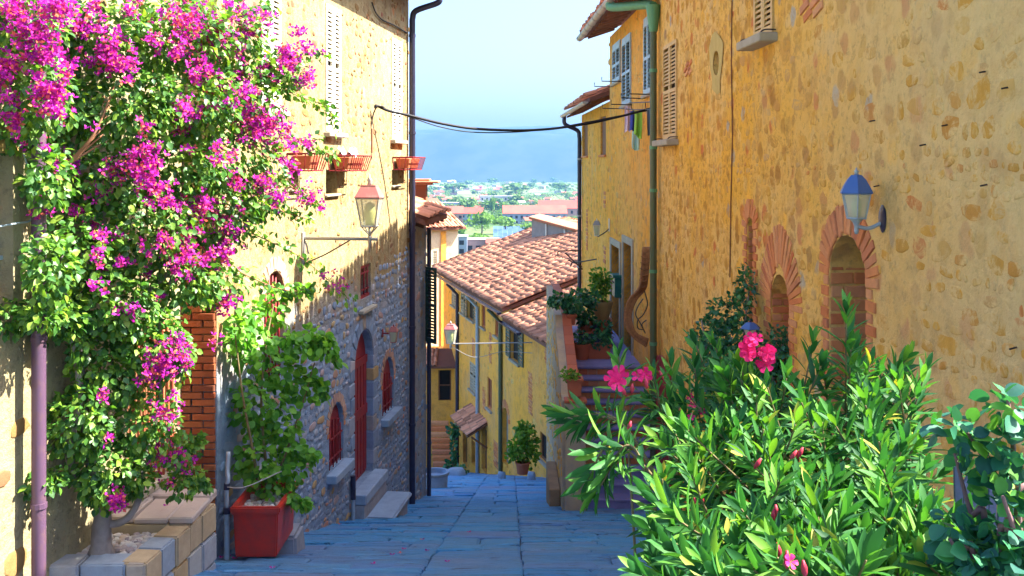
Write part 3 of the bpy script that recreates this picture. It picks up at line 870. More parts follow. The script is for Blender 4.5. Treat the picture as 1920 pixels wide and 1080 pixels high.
for uu in (u0 + .04, u1 - .04, (u0 + u1) / 2):
    mb = MB(); mb.box((uu - .03, -.18, z0), (uu + .03, -.12, z1 - .012), FH); mb.build('window_post', M_BRN, hH)
mb = MB(); mb.box((u0, -.115, -.70), (u1, -.08, -.67), FH); mb.build('window_rail', M_PIPEB, hH)
u0, u1, z0, z1 = poly_box(hole_b)
pane(hH, FH, u0, u1, -.19, z0, z1, M_BRN)
bars(hH, FH, u0, u1, .03, z0 - .05, z1 + .05, 9, M_TC, .013, 2)
sill(hH, FH, u0 - .1, u1 + .02, z0, .1, .07, M_GREY)
mb = MB(); mb.tube(curve([FH.P(FH.ux(x), .06, (HY - y) / F * FH.Y(FH.ux(x))) for x, y in ((30, 285), (42, 330), (50, 380), (44, 412), (20, 418), (-20, 425))], 5), .007, 6)
tag(mb.build('hanging_cable', M_PIPEB, loc=FH.P(FH.ux(44), .06, -.4)), 'thin pale cable looping beside the oak lintel', 'cable')

post = thing('downpipe', 'dull purple downpipe standing in front of the bougainvillea', 'drainpipe', (-.467 * 7.6, 7.6, ground(7.6)))
mb = MB(); X = -.467 * 7.6
mb.tube([(X, 7.6, ground(7.6)), (X, 7.6, -2.0), (X, 7.6, 3.0)], .052, 12); mb.build('pipe', M_PIPEP, post, smooth=True, angle=50)
for z in (-2.55, -1.3, .4): mb = MB(); mb.lathe((X, 7.6, z), [(.06, -.02), (.06, .02)], 12); mb.build('collar', M_PIPEP, post)

# ------------------------------------------------------------------ lower house beyond the corner pipe
F3 = Frame(FL.P(UL1 + .03, -.12, 0).x, FL.P(UL1 + .03, -.12, 0).y, .10, 1, 1)
U3 = F3.ux(799)
h3 = thing('low_house', 'low shaded stone house just past the navy corner downpipe', 'house', F3.P(0, 0, ground(19)))
w3 = wall_mesh(F3, [(0, ground(19) - .6), (U3, ground(22) - .6), (U3, -1.15), (0, -1.15)], [], [], 5).build('wall', plaster('grey_plaster', (.36, .34, .32), (.30, .32, .36), (.26, .25, .24)), h3)
rubble(w3, F3, .05, U3 - .05, ground(22), -1.4, [], M_STL, lambda u, z: .45, 120, (.1, .2))
rf3 = roof_slab(h3, F3, -.02, U3 + .15, .42, -1.12, 3.2, .36)
ex, ey, nrm = roof_vecs(F3, .36)
tiles(rf3, F3.P(-.02, .48, -1.0), ex, ey, nrm, int((U3 + .2) / .185), 10, 130)
c0 = px(783, 362, 22.5); mb = MB(); mb.box((c0.x - .22, c0.y - .2, c0.z - .35), (c0.x + .2, c0.y + .25, c0.z + .18)); ch = mb.build('chimney', M_TC, h3)
for k, (dz, e) in enumerate(((.18, .04), (.225, .12), (.27, .02))):
    mb = MB(); mb.box((c0.x - .22 - e, c0.y - .2 - e, c0.z + dz + .002), (c0.x + .24 + e * 2, c0.y + .25 + e, c0.z + dz + .045)); mb.build('cap_tile', M_TILE, ch, bevel=.01)
hinge = F3.P(U3 - .25, .03, 0)
mv = V((.55, -.83, 0)).normalized(); nv = V((.83, .55, 0))
TM = lambda u, w, z: (hinge + mv * u + nv * w + V((0, 0, z)))
sl = shutter_leaf(h3, F3, .0, .42, 0, -3.65, -2.1, M_GRN, M=TM)
sl['label'] = 'dark green louvred shutter standing open'
dp = thing('downpipe', 'thin black drainpipe at the end of the low shaded house', 'drainpipe', F3.P(U3 - .1, .08, ground(21.8)))
mb = MB(); mb.tube([F3.P(U3 - .1, .08, ground(21.8)), F3.P(U3 - .1, .08, -1.3)], .045, 8); mb.build('pipe', M_PIPE, dp, smooth=True, angle=50)
for z in (-2.8, -4.2, -5.8): mb = MB(); mb.lathe(F3.P(U3 - .1, .08, z), [(.055, -.02), (.055, .02)], 8); mb.build('bracket', M_PIPE, dp)

# ------------------------------------------------------------------ the big ochre house
FR = Frame(3.2 - .03 * 4.2, 4.2, -.03, 1, -1)        # u runs downhill from just beside the camera
UA1 = FR.uy(18.2); UB1 = FR.uy(25.3); UC1 = FR.uy(32.4)
def px_arch(xl, yt, xr, yb): return open_px(FR, xl, yt, xr, yb, True)
ZA = 3.45
a_w1 = open_px(FR, 1245, 80, 1270, 262); a_w2 = open_px(FR, 1416, -190, 1452, 70)
u0, u1 = FR.uy(12.2), FR.uy(11.93); a_s = arch_poly(u0, u1, -3.2, -.62)
A1 = (u0, u1, -3.2, -.62)
u0, u1 = FR.uy(11.2), FR.uy(10.54); a_b = arch_poly(u0, u1, -3.95, -1.17) if u0 < u1 else arch_poly(u1, u0, -3.95, -1.17)
A2 = (min(u0, u1), max(u0, u1), -3.95, -1.17)
u0, u1 = FR.uy(8.42), FR.uy(9.32); a_c = arch_poly(u0, u1, -3.45, -.61, .40)
A3 = (u0, u1, -3.45, -.61)
A1 = (min(A1[:2]), max(A1[:2]), A1[2], A1[3]); a_s = arch_poly(*A1)
hc = FR.uz(1344, 118); hole_c = [(hc[0] + .17 * math.cos(2 * math.pi * k / 14), hc[1] + .17 * math.sin(2 * math.pi * k / 14)) for k in range(14)]
holes_A = [a_w1[0], a_w2[0], a_s, a_b, a_c, hole_c]
hA = thing('ochre_house', 'big ochre rubble house with brick arches and a blue-roofed wall lantern', 'house', FR.P(0, 0, ground(4.2)))
wa = wall_mesh(FR, [(0, ground(4.2) - .6), (UA1, ground(18.2) - .6), (UA1, ZA), (0, ZA)], holes_A, [.09, .09, .32, .34, .36, .3], 7).build('wall', M_R, hA)
def keepA(u, z):
    q = noise.noise(V((u * .45, z * .6, 1.5)))
    return max(.3, min(.95, .62 + .6 * q))
rubble(wa, FR, .1, UA1 - .1, ground(18), 3.3, [q + [] for q in holes_A], M_STR, keepA, 300, (.07, .22), .005, .9)
for q in (a_w1, a_w2):
    p, u0, u1, z0, z1 = q; m = (u0 + u1) / 2
    shutter_leaf(hA, FR, u0 + .01, m - .006, -.01, z0 + .01, z1 - .01, M_CREAM)
    shutter_leaf(hA, FR, m + .006, u1 - .01, -.01, z0 + .01, z1 - .01, M_CREAM)
    pane(hA, FR, u0, u1, -.085, z0, z1, M_DK)
    sill(hA, FR, u0 - .12, u1 + .1, z0 - .003, .2, .10, M_GREY)
    for e in (u0 - .05, u1 + .05):
        mb = MB(); mb.tube(curve([FR.P(e, 0, z0 + .03), FR.P(e, .12, z0 + .03), FR.P(e, .17, z0 - .01), FR.P(e, .15, z0 - .05)], 3), .009, 5); mb.build('shutter_hook', M_IRON, hA)
for (u0, u1, z0, z1), d, rise, name in ((A1, .32, None, 'slit'), (A2, .34, None, 'arch'), (A3, .36, .40, 'door')):
    pane(hA, FR, u0, u1, -d + .01, z0, z1, M_BRN if name == 'door' else M_DK)
    jamb_bricks(wa, FR, u1, -d + .02, -.01, z0 + .1, z1 - (rise or (u1 - u0) / 2) * .3, -1, .085 if name != 'door' else .125)
u0, u1, z0, z1 = A3
arch_bricks(wa, FR, u0, u1, z1 - .40, .01, .27, .40, 19, .02, z1 - 1.9, .2, .1)
u0, u1, z0, z1 = A2; r = (u1 - u0) / 2
arch_bricks(wa, FR, u0, u1, z1 - r, .01, .44, None, 23, .016, z1 - 2.2, .26, .08, point=.1)
u0, u1, z0, z1 = A1; r = (u1 - u0) / 2
arch_bricks(wa, FR, u0, u1, z1 - r, .01, .22, None, 9, .018, z1 - 2.0, .18, .09)
mb = MB(); mb.prism(arch_poly(A2[0] + .003, A2[1] - .003, A2[2], A2[3] - .01), FR.P, -.33, -.30); mb.build('blocking', M_BR, hA)
mb = MB()
for k in range(14):
    t0, t1 = 2 * math.pi * k / 14, 2 * math.pi * (k + 1) / 14
    mb.add([FR.P(hc[0] + a * math.cos(t), .012, hc[1] + c_ * math.sin(t)) for t, a, c_ in ((t0, .17, .17), (t1, .17, .17), (t1, .36 + .07 * math.sin(3 * t1) + .05 * math.sin(5 * t1), .50 + .1 * math.sin(2 * t1 + 1)), (t0, .36 + .07 * math.sin(3 * t0) + .05 * math.sin(5 * t0), .50 + .1 * math.sin(2 * t0 + 1)))], [(0, 1, 2, 3)])
mb.build('cement_patch', pm('grey_green_cement', (.56, .42, .14), (.52, .38, .12), .9, 8, .05, .3), hA)
pane(hA, FR, hc[0] - .17, hc[0] + .17, -.28, hc[1] - .17, hc[1] + .17, M_DK)
for x, y, k in ((1292, 128, .9), (1525, 5, 1.2)):  # patches of bare brick and red stone
    u, z = FR.uz(x, y)
    for i in range(3):
        for j in range(2):
            brick(wa, FR.M(u + (j - .5) * .26 * k + (.1 if i % 2 else 0), 0, z + (i - 1) * .075 * k) @ Matrix.Rotation(.25, 4, 'Y'), .23 * k, .02, .065 * k)
for x, y in ((1848, 133), (1890, 163), (1777, 233), (1640, 225), (1905, 650), (1735, 270), (1850, 345), (1648, 347)):                 # old nails and wall ties
    u, z = FR.uz(x, y)
    mb = MB(); mb.tube([FR.P(u, -.02, z), FR.P(u - .02, .05, z - .012)], .006, 5); mb.build('nail', M_IRON, hA)
mb = MB(); mb.tube([FR.P(*(lambda q: (q[0], .012, q[1]))(FR.uz(x, y))) for x, y in ((1374, 0), (1373, 120), (1375, 250), (1372, 380), (1370, 520))], .008, 5)
mb.build('wall_cable', M_BRN, hA)
rfa = roof_slab(hA, FR, -.2, UA1 + .1, .58, ZA, 3, .33, soffit=True)
ex, ey, nrm = roof_vecs(FR, .33)
tiles(rfa, FR.P(-.2, .64, ZA + .12), ex, ey, nrm, int((UA1 + .3) / .185), 2, 0)
gt = thing('eave_gutter', 'grey half round gutter along the eave of the ochre house', 'gutter', FR.P(0, .6, ZA))
gutter(FR, -.2, UA1 + .1, .64, ZA - .02).build('channel', M_GUT, gt, smooth=True, angle=40)

# ------------------------------------------------------------------ the middle house with the stair door
ZB = 3.2
b_w = [open_px(FR, 1209, 40, 1224, 176), open_px(FR, 1168, 76, 1184, 196), open_px(FR, 1150, 88, 1164, 154)]
b_d = [open_px(FR, 1147, 462, 1163, 690), open_px(FR, 1170, 458, 1186, 690)]
hB = thing('amber_house', 'amber house with bluish louvred shutters above an outside staircase', 'house', FR.P(UA1, 0, ground(18.2)))
out_B = [(UA1 + .004, ground(18.2) - .6), (UB1, ground(25.3) - .6), (UB1, ZB), (UA1 + .004, ZB)]
wb = wall_mesh(FR, out_B, [q[0] for q in b_w + b_d], [.09] * 3 + [.2] * 2, 6.5).build('wall', M_RB, hB)
rubble(wb, FR, UA1 + .1, UB1 - .1, -4, 3.0, [q[0] for q in b_w + b_d], M_STR, lambda u, z: .12 + .2 * max(0, noise.noise(V((u * .6, z * .6, 7)))), 100, (.10, .2), .012)
for p, u0, u1, z0, z1 in b_w:
    m = (u0 + u1) / 2
    shutter_leaf(hB, FR, u0 + .01, m - .006, .0, z0 + .01, z1 - .01, M_BLU, .075, slatmat=M_GRN)
    shutter_leaf(hB, FR, m + .006, u1 - .01, .0, z0 + .01, z1 - .01, M_BLU, .075, slatmat=M_GRN)
    mb = MB(); mb.box((u0 + .01, .0, z1 - .01), (u1 - .01, .03, z1 + .10), FR); mb.build('shutter_head', M_BLU, hB)
    pane(hB, FR, u0, u1, -.085, z0, z1, M_DK)
    sill(hB, FR, u0 - .06, u1 + .06, z0 - .003, .08, .06, M_GREY)
    for e in (u0 - .1, u1 + .1):
        mb = MB(); mb.tube([FR.P(e, 0, z0 - .05), FR.P(e, .45, z0 - .04), FR.P(e, .45, z0 + .05)], .012, 5); mb.build('line_bracket', M_IRON, hB)
for p, u0, u1, z0, z1 in b_d:
    pane(hB, FR, u0, u1, -.18, z0, z1, pm('grey_door', (.30, .29, .26), (.24, .23, .21), .7, 6), 'door')
    for a, c, e, f in ((u0 - .16, u0, z0, z1 + .16), (u1, u1 + .16, z0, z1 + .16), (u0, u1, z1, z1 + .16)):
        mb = MB(); mb.box((a, -.18, e), (c, .035, f), FR); mb.build('stone_jamb', M_GREY, hB, bevel=.012)
slopeB = .36
rfb = roof_slab(hB, FR, UA1 + .11, UB1 + .35, .62, ZB, 3.5, slopeB)
ex, ey, nrm = roof_vecs(FR, slopeB)
tiles(rfb, FR.P(UA1 + .11, .68, ZB + .12), ex, ey, nrm, int((UB1 - UA1 + .3) / .185), 9, 120)
gt = thing('eave_gutter', 'long pale half round gutter at the eave of the amber house', 'gutter', FR.P(UA1, .7, ZB))
gutter(FR, UA1 + .15, UB1 + .4, .72, ZB + .02, .085).build('channel', M_GUT, gt, smooth=True, angle=40)
for k in range(9):
    u = UA1 + .4 + k * .85; mb = MB(); mb.tube([FR.P(u, .72 + .09 * math.cos(math.pi * (1 + i / 8)), ZB + .02 + .09 * math.sin(math.pi * (1 + i / 8))) for i in range(9)], .008, 4); mb.build('gutter_strap', M_GUT, gt)
dp = thing('downpipe', 'green copper downpipe dividing the ochre house from the amber house', 'drainpipe', FR.P(UA1 - .02, .1, ground(18.2)))
zt = (HY - 58) / F * 18.2
mb = MB(); mb.tube(curve([FR.P(UA1 + 1.4, .72, ZB - .07), FR.P(UA1 + 1.3, .68, ZB - .16), FR.P(UA1 + .35, .2, ZB - .26), FR.P(UA1 + .03, .11, ZB - .33)], 6), .085, 10); mb.build('swan_neck', M_COPPER, dp, smooth=True, angle=50)
mb = MB(); mb.lathe(FR.P(UA1 - .02, .12, zt), [(.075, -.02), (.09, .1), (.13, .40), (.135, .46)], 12); mb.build('hopper', M_COPPER, dp, smooth=True, angle=50)
mb = MB(); mb.tube([FR.P(UA1 - .02, .12, zt), FR.P(UA1 - .02, .12, -.2), FR.P(UA1 - .02, .12, ground(18.2))], .062, 12); mb.build('pipe', M_PIPEG, dp, smooth=True, angle=50)
for z in (1.7, .32, -.45, -1.9, -3.2): mb = MB(); mb.lathe(FR.P(UA1 - .02, .12, z), [(.072, -.03), (.072, .03)], 12); mb.build('collar', M_COPPER, dp)
mb = MB(); mb.tube([FR.P(UA1 + .55, .04, .4), FR.P(UA1 + .55, .04, -4)], .02, 6); tag(mb.build('conduit', M_BRN, loc=FR.P(UA1 + .55, .04, -4)), 'thin brown conduit running up the amber house beside the copper downpipe', 'conduit')

# ------------------------------------------------------------------ the end house with the lower eave
ZC = 1.6
c_w = [open_px(FR, 1093, 228, 1102, 292), open_px(FR, 1126, 218, 1136, 290)]
hC = thing('end_house', 'narrow amber house with a low tiled eave next to the valley view', 'house', FR.P(UB1, 0, ground(25.3)))
wc = wall_mesh(FR, [(UB1 + .004, ground(25.3) - .6), (UC1, ground(32.4) - .6), (UC1, ZC), (UB1 + .004, ZC)], [q[0] for q in c_w], [.18] * 2, 6).build('wall', M_RB, hC)
rubble(wc, FR, UB1 + .1, UC1 - .1, -5, 1.3, [q[0] for q in c_w], M_STR, lambda u, z: .15, 60, (.12, .22), .012)
for p, u0, u1, z0, z1 in c_w:
    pane(hC, FR, u0, u1, -.05, z0, z1, M_BRN, 'shutter')
    sill(hC, FR, u0 - .06, u1 + .06, z0 - .003, .06, .06, M_BR)
rfc = roof_slab(hC, FR, UB1 + .1, UC1 + .35, .50, ZC, 3.5, .36)
ex, ey, nrm = roof_vecs(FR, .36)
tiles(rfc, FR.P(UB1 + .1, .56, ZC + .12), ex, ey, nrm, int((UC1 - UB1 + .2) / .185), 9, 120)
gt = thing('eave_gutter', 'short gutter under the low tiled eave of the end house', 'gutter', FR.P(UB1, .6, ZC))
gutter(FR, UB1 + .1, UC1 + .35, .60, ZC).build('channel', M_GUT, gt, smooth=True, angle=40)
dp = thing('downpipe', 'black downpipe on the valley corner of the end house', 'drainpipe', FR.P(UC1 - .3, .1, ground(32)))
mb = MB(); mb.tube(curve([FR.P(UC1 - .3, .58, ZC - .04), FR.P(UC1 - .3, .55, ZC - .3), FR.P(UC1 - .3, .16, ZC - .5), FR.P(UC1 - .3, .1, ZC - .75)], 5) + [FR.P(UC1 - .3, .1, ground(32))], .065, 8); mb.build('pipe', M_PIPE, dp, smooth=True, angle=50)
for z in (.2, -1.6, -3.2): mb = MB(); mb.lathe(FR.P(UC1 - .3, .1, z), [(.08, -.03), (.08, .03)], 8); mb.build('bracket', M_GUT, dp)
for (x, y0, y1) in ((1101, 395, 470), (1134, 362, 395), (1134, 465, 490)):         # ladders of bare bricks
    u, za = FR.uz(x, y0); z = za; zb = FR.uz(x, y1)[1]
    while z > zb:
        brick(wc if x < 1140 else wb, FR.M(u, 0, z), .42, .02, .09); z -= .115

# ------------------------------------------------------------------ outside staircase
st = thing('outside_staircase', 'stone outside staircase climbing to the grey doors of the amber house', 'staircase', (1.7, 17.4, ground(17.4)))
M_STEP = pm('purple_step_stone', (.26, .24, .44), (.20, .18, .34), .75, 3, .12, .45, 25, bd=.012)
M_RISE = pm('red_step_brick', (.34, .09, .14), (.25, .08, .14), .85, 4, .15, .4)
NS, RISE, RUN = 11, .172, .28
Y0 = 17.4; Z0 = ground(17.4)
def rx(y): return rwall(y) - .004
for k in range(NS):
    y = Y0 + k * RUN; z = Z0 + (k + 1) * RISE
    x0 = 1.155 if k > 0 else 1.0
    mb = MB(); mb.box8([(x0, y - .03, z - .05), (rx(y), y - .03, z - .05), (rx(y), y + RUN + .05, z - .05), (x0, y + RUN + .05, z - .05), (x0, y - .03, z), (rx(y), y - .03, z), (rx(y), y + RUN + .05, z), (x0, y + RUN + .05, z)])
    t = mb.build('tread', M_STEP, st, bevel=.012)
    if k < 3:
        mb = MB(); mb.box8([(x0, y, Z0 - 1.2), (rx(y), y, Z0 - 1.2), (rx(y), y + RUN, Z0 - 1.2), (x0, y + RUN, Z0 - 1.2), (x0, y, z - .053), (rx(y), y, z - .053), (rx(y), y + RUN, z - .053), (x0, y + RUN, z - .053)]); mb.build('riser', M_STEP, st)
    else:
        mb = MB(); mb.box8([(x0, y + .012, Z0 - 1.2), (rx(y), y + .012, Z0 - 1.2), (rx(y), y + RUN, Z0 - 1.2), (x0, y + RUN, Z0 - 1.2), (x0, y + .012, z - .053), (rx(y), y + .012, z - .053), (rx(y), y + RUN, z - .053), (x0, y + RUN, z - .053)]); mb.build('riser', M_MOR, st)
        nb = 8
        for i in range(nb):
            xx = x0 + (rx(y) - x0) * (i + .5) / nb
            inst('brick', BRICK, Matrix.Translation((xx, y + .012, z - .115)) @ Matrix.Rotation(math.pi, 4, 'Z') @ Matrix.Diagonal(((rx(y) - x0) / nb * .93, .012, .10, 1)), st)
ZL = Z0 + NS * RISE; YL = Y0 + NS * RUN
mb = MB(); mb.box8([(1.155, YL + .06, ground(26) - .5), (rx(20), YL + .06, ground(26) - .5), (rx(25.3), 25.3, ground(26) - .5), (1.155, 25.3, ground(26) - .5), (1.155, YL + .06, ZL - .004), (rx(20), YL + .06, ZL - .004), (rx(25.3), 25.3, ZL - .004), (1.155, 25.3, ZL - .004)]); mb.build('landing', M_STEP, st)
# parapet on the street side
prof = [(17.25, ground(17.25) - .4), (25.3, ground(25.3) - .4), (25.3, -3.0), (20.3, -3.0), (19.9, -3.2), (18.0, -3.78), (17.7, -4.0), (17.25, -4.0)]
mb = MB(); mb.prism(prof, lambda u, w_, z: V((w_, u, z)), .86, 1.15); pw = mb.build('parapet', pm('weathered_render', (.52, .40, .24), (.36, .30, .24), .95, 3, .05, .5), st)
for (ya, za), (yb, zb) in (((17.7, -4.0), (18.0, -3.78)), ((18.0, -3.78), (19.9, -3.2)), ((19.9, -3.2), (20.3, -3.0)), ((20.3, -3.0), (25.3, -3.0))):
    n = max(1, int((yb - ya) / .32))
    for i in range(n):
        y0, y1 = ya + (yb - ya) * i / n + .006, ya + (yb - ya) * (i + 1) / n - .006; q0 = za + (zb - za) * i / n; q1 = za + (zb - za) * (i + 1) / n
        mb = MB(); mb.box8([(1.0, y0, q0 + .003), (1.18, y0, q0 + .003), (1.18, y1, q1 + .003), (1.0, y1, q1 + .003), (1.0, y0, q0 + .05), (1.18, y0, q0 + .05), (1.18, y1, q1 + .05), (1.0, y1, q1 + .05)])
        mb.build('coping_tile', M_TC, st, bevel=.008)
mb = MB(); mb.box((.90, 17.02, ground(17) - .4), (1.24, 17.24, -4.0)); mb.build('end_pier', MATS['weathered_render'], st, bevel=.015)
mb = MB(); mb.box((.88, 17.0, -3.997), (1.26, 17.26, -3.94)); mb.build('pier_cap', M_TC, st, bevel=.01)
mb = MB(); mb.box((.66, 17.9, ground(18) - .4), (.856, 19.6, ground(18) + .34)); mb.build('side_plinth', pm('brown_plinth', (.34, .22, .12), (.26, .17, .10), .95, 4, .05, .5), st, bevel=.02)
rubble(pw, Frame(.86, 17.25, 0, 1, -1), .1, 7.8, -7.2, -3.3, [], M_STR, lambda u, z: .35 if z < -4.1 + .3 * u - .1 or u > 3 and z < -3.1 else 0, 60, (.1, .2), .012)

# ------------------------------------------------------------------ yellow house down the street
FY = Frame(1.3, 31, -4.7, 18.5, -1)
UY0, UY1 = -1.0, math.hypot(4.7, 18.5) - .3
US = FY.ux(968)
EZ = -5.2
y_win = [((847, 528, 854, 573), 'sh'), ((864, 541, 873, 588), 'sh'), ((877, 551, 889, 599), 'gr'), ((903, 566, 910, 614), 'br'), ((928, 588, 935, 630), 'br'), ((958, 610, 974, 677), 'gr'),
         ((881, 681, 892, 733), 'sh'), ((914, 709, 922, 767), 'br'), ((1013, 817, 1033, 868), 'gl')]
y_door = [((868, 806, 876, 872), False), ((884, 826, 891, 872), False), ((903, 802, 913, 884), False), ((942, 765, 953, 872), True)]
ow = [open_px(FY, *q) for q, _ in y_win]; od = [open_px(FY, *q, arch=a) for q, a in y_door]
hY = thing('yellow_house', 'long yellow house with a pink tiled roof at the foot of the street', 'house', FY.P(0, 0, ground(31)))
outl = [(UY0, ground(30) - .8), (UY1, ground(50.5) - .8), (UY1, EZ + .05), (UY0, EZ + .05)]
wy = wall_mesh(FY, outl, [q[0] for q in ow + od], [.12] * len(ow) + [.22] * len(od)).build('wall', M_Y, hY)
mb = MB()                                      # the other walls, gables included
B = 8.0; SL = .36
for u in (UY0, UY1):
    zb = ground(FY.Y(u)) - .8
    mb.add([FY.P(u, 0, zb), FY.P(u, 0, EZ + .05), FY.P(u, -6, EZ + .05 + 6 * SL), FY.P(u, -12, EZ + .05), FY.P(u, -12, zb)], [(0, 1, 2, 3, 4)])
mb.add([FY.P(UY0, -12, ground(30) - .8), FY.P(UY1, -12, ground(50) - .8), FY.P(UY1, -12, EZ + .05), FY.P(UY0, -12, EZ + .05)], [(0, 1, 2, 3)])
mb.build('gable_walls', M_Y, hY)
for (p, u0, u1, z0, z1), (_, k) in zip(ow, y_win):
    if k in ('sh', 'gr'):
        m = (u0 + u1) / 2; mt = M_GRN if k == 'gr' else M_GREY
        if k == 'gr':
            pane(hY, FY, u0, u1, -.1, z0, z1, M_DK, 'window')
            for e, sg in ((u0, -1), (u1, 1)):
                shutter_leaf(hY, FY, min(e, e + sg * (m - u0)), max(e, e + sg * (m - u0)), .02, z0, z1, mt, .12)
        else:
            pane(hY, FY, u0, u1, -.08, z0, z1, M_DK, 'window')
            shutter_leaf(hY, FY, u0, m - .01, -.04, z0, z1, mt, .12); shutter_leaf(hY, FY, m + .01, u1, -.04, z0, z1, mt, .12)
    else:
        wnd = pane(hY, FY, u0, u1, -.09, z0, z1, M_BRN if k == 'br' else M_DK, 'window')
        mb = MB()
        for a, c, e, f in ((u0, u0 + .07, z0, z1), (u1 - .07, u1, z0, z1), (u0 + .07, u1 - .07, z0, z0 + .07), (u0 + .07, u1 - .07, z1 - .07, z1), ((u0 + u1) / 2 - .03, (u0 + u1) / 2 + .03, z0 + .07, z1 - .07)): mb.box((a, -.085, e), (c, -.05, f), FY)
        mb.build('window_frame', M_BRN if k == 'gl' else M_TC, wnd)
    sill(hY, FY, u0 - .1, u1 + .1, z0 - .003, .1, .08, M_GREY)
for (p, u0, u1, z0, z1), (_, a) in zip(od, y_door):
    mb = MB(); mb.prism(p, FY.P, -.2, -.16); mb.build('door', M_BRN if not a else M_GREY, hY)
    if a: arch_bricks(wy, FY, u0, u1, z1 - (u1 - u0) / 2, .02, .3, None, 11, .02)
for x, y, wd, n in ((995, 735, .5, 14), (1027, 660, .6, 7), (930, 850, .7, 10), (908, 745, .5, 9), (888, 650, .5, 8), (920, 650, .4, 12)):   # bare brick patches
    u, z = FY.uz(x, y)
    for i in range(n):
        for j in range(2): brick(wy, FY.M(u + (j - .5) * wd * .5 + (.06 if i % 2 else 0), 0, z + (i - n / 2) * .1), wd * .48, .018, .085)
rubble(wy, FY, UY0 + .2, UY1 - .2, -16, EZ - .2, [q[0] for q in ow + od], M_STR, lambda u, z: .06 + (.25 if z < ground(FY.Y(u)) + 1.2 else 0), 80, (.14, .28), .014)
ovh = .5
def yroof(u0, u1, z, name):
    mb = MB()
    for sg in (0,):
        a = [FY.P(u0, ovh, z), FY.P(u1, ovh, z), FY.P(u1, -6, z + (6 + ovh) * SL), FY.P(u0, -6, z + (6 + ovh) * SL), FY.P(u1, -12.5, z), FY.P(u0, -12.5, z)]
        t = [p + V((0, 0, .12)) for p in a]
        mb.add(a + t, [(0, 1, 2, 3), (3, 2, 4, 5), (6, 7, 8, 9), (9, 8, 10, 11), (0, 1, 7, 6), (4, 5, 11, 10), (0, 3, 9, 6), (3, 5, 11, 9), (1, 2, 8, 7), (2, 4, 10, 8)])
    return mb.build('roof', M_TILE2, hY)
rn = yroof(UY0 - .1, US, EZ - .22, 'near'); rfar = yroof(US + .01, UY1 + .3, EZ + .06, 'far')
ex, ey, nrm = roof_vecs(FY, SL)
L = math.hypot(6.5, 6.5 * SL); ny = int(L / .31)
tiles(rn, FY.P(UY0 - .1, ovh + .06, EZ - .10), ex, ey, nrm, int((US - UY0 + .1) / .185), ny, 160)
tiles(rfar, FY.P(US + .02, ovh + .06, EZ + .18), ex, ey, nrm, int((UY1 + .3 - US) / .185), ny, 140)
for (u, z, rr) in ((US + .05, EZ + .24, rfar), (UY1 + .2, EZ + .24, rfar)):         # verge caps
    for j in range(ny):
        p = FY.P(u, ovh, z) + ey * (j * .31); y_ = (ey + nrm * .05).normalized(); x_ = y_.cross(nrm).normalized(); z_ = x_.cross(y_)
        inst('verge_tile', TILE_ME, Matrix(((x_.x * 1.3, y_.x, z_.x * 1.2, p.x), (x_.y * 1.3, y_.y, z_.y * 1.2, p.y), (x_.z * 1.3, y_.z, z_.z * 1.2, p.z), (0, 0, 0, 1))), rr)
for j in range(int((UY1 - US) / .4)):                                                # ridge
    p = FY.P(US + j * .4, -6, EZ + .2 + 6.5 * SL)
    x_ = FY.n; y_ = FY.d; z_ = V((0, 0, 1))
    inst('ridge_tile', TILE_ME, Matrix(((x_.x * 1.4, y_.x, z_.x, p.x), (x_.y * 1.4, y_.y, z_.y, p.y), (x_.z, y_.z, z_.z * 1.3, p.z), (0, 0, 0, 1))), rfar)
gt = thing('eave_gutter', 'dark blue gutter along the pink tiled roof edge', 'gutter', FY.P(US, .6, EZ))
gutter(FY, US + .05, UY1 + .2, .60, EZ + .05, .09).build('channel', M_PIPE, gt, smooth=True, angle=40)
gutter(FY, 2.0, US - .05, .60, EZ - .22, .09).build('channel', M_PIPE, gt, smooth=True, angle=40)
for x, m_, lab in ((857, M_PIPE, 'slim navy downpipe nearest the far corner of the yellow house'), (895, M_PIPEB, 'grey downpipe running past the little tiled porch'), (938, M_PIPEG, 'olive downpipe in the middle of the yellow facade')):
    u = FY.ux(x, .08); d_ = thing('downpipe', lab, 'drainpipe', FY.P(u, .08, ground(FY.Y(u))), 'downpipes on the yellow house')
    mb = MB(); mb.tube([FY.P(u, .08, ground(FY.Y(u))), FY.P(u, .08, EZ - .6), FY.P(u, .55, EZ - .1)], .075, 8); mb.build('pipe', m_, d_, smooth=True, angle=50)
    for z in (-7, -9, -11): mb = MB(); mb.lathe(FY.P(u, .08, z), [(.09, -.03), (.09, .03)], 8); mb.build('bracket', m_, d_)
# little tiled porch over the brown door
u0, z = FY.uz(914, 800); u1 = FY.ux(882)
zz = (HY - 779) / F * FY.Y((u0 + u1) / 2)
mb = MB(); mb.box8([FY.P(u0, .8, zz - .45), FY.P(u1, .8, zz - .45), FY.P(u1, 0, zz), FY.P(u0, 0, zz), FY.P(u0, .8, zz - .38), FY.P(u1, .8, zz - .38), FY.P(u1, 0, zz + .07), FY.P(u0, 0, zz + .07)])
pr = mb.build('porch_roof', M_BRN, hY)
ey2 = (-FY.n * .8 + V((0, 0, .45))).normalized(); nr2 = (FY.n * .45 + V((0, 0, .8))).normalized()
tiles(pr, FY.P(min(u0, u1), .85, zz - .38), FY.d.copy(), ey2, nr2, int(abs(u1 - u0) / .185), 3, 60)
for e in (u0, u1): mb = MB(); mb.tube([FY.P(e, .02, zz - .9), FY.P(e, .65, zz - .42)], .04, 5); mb.build('porch_strut', M_BRN, hY)
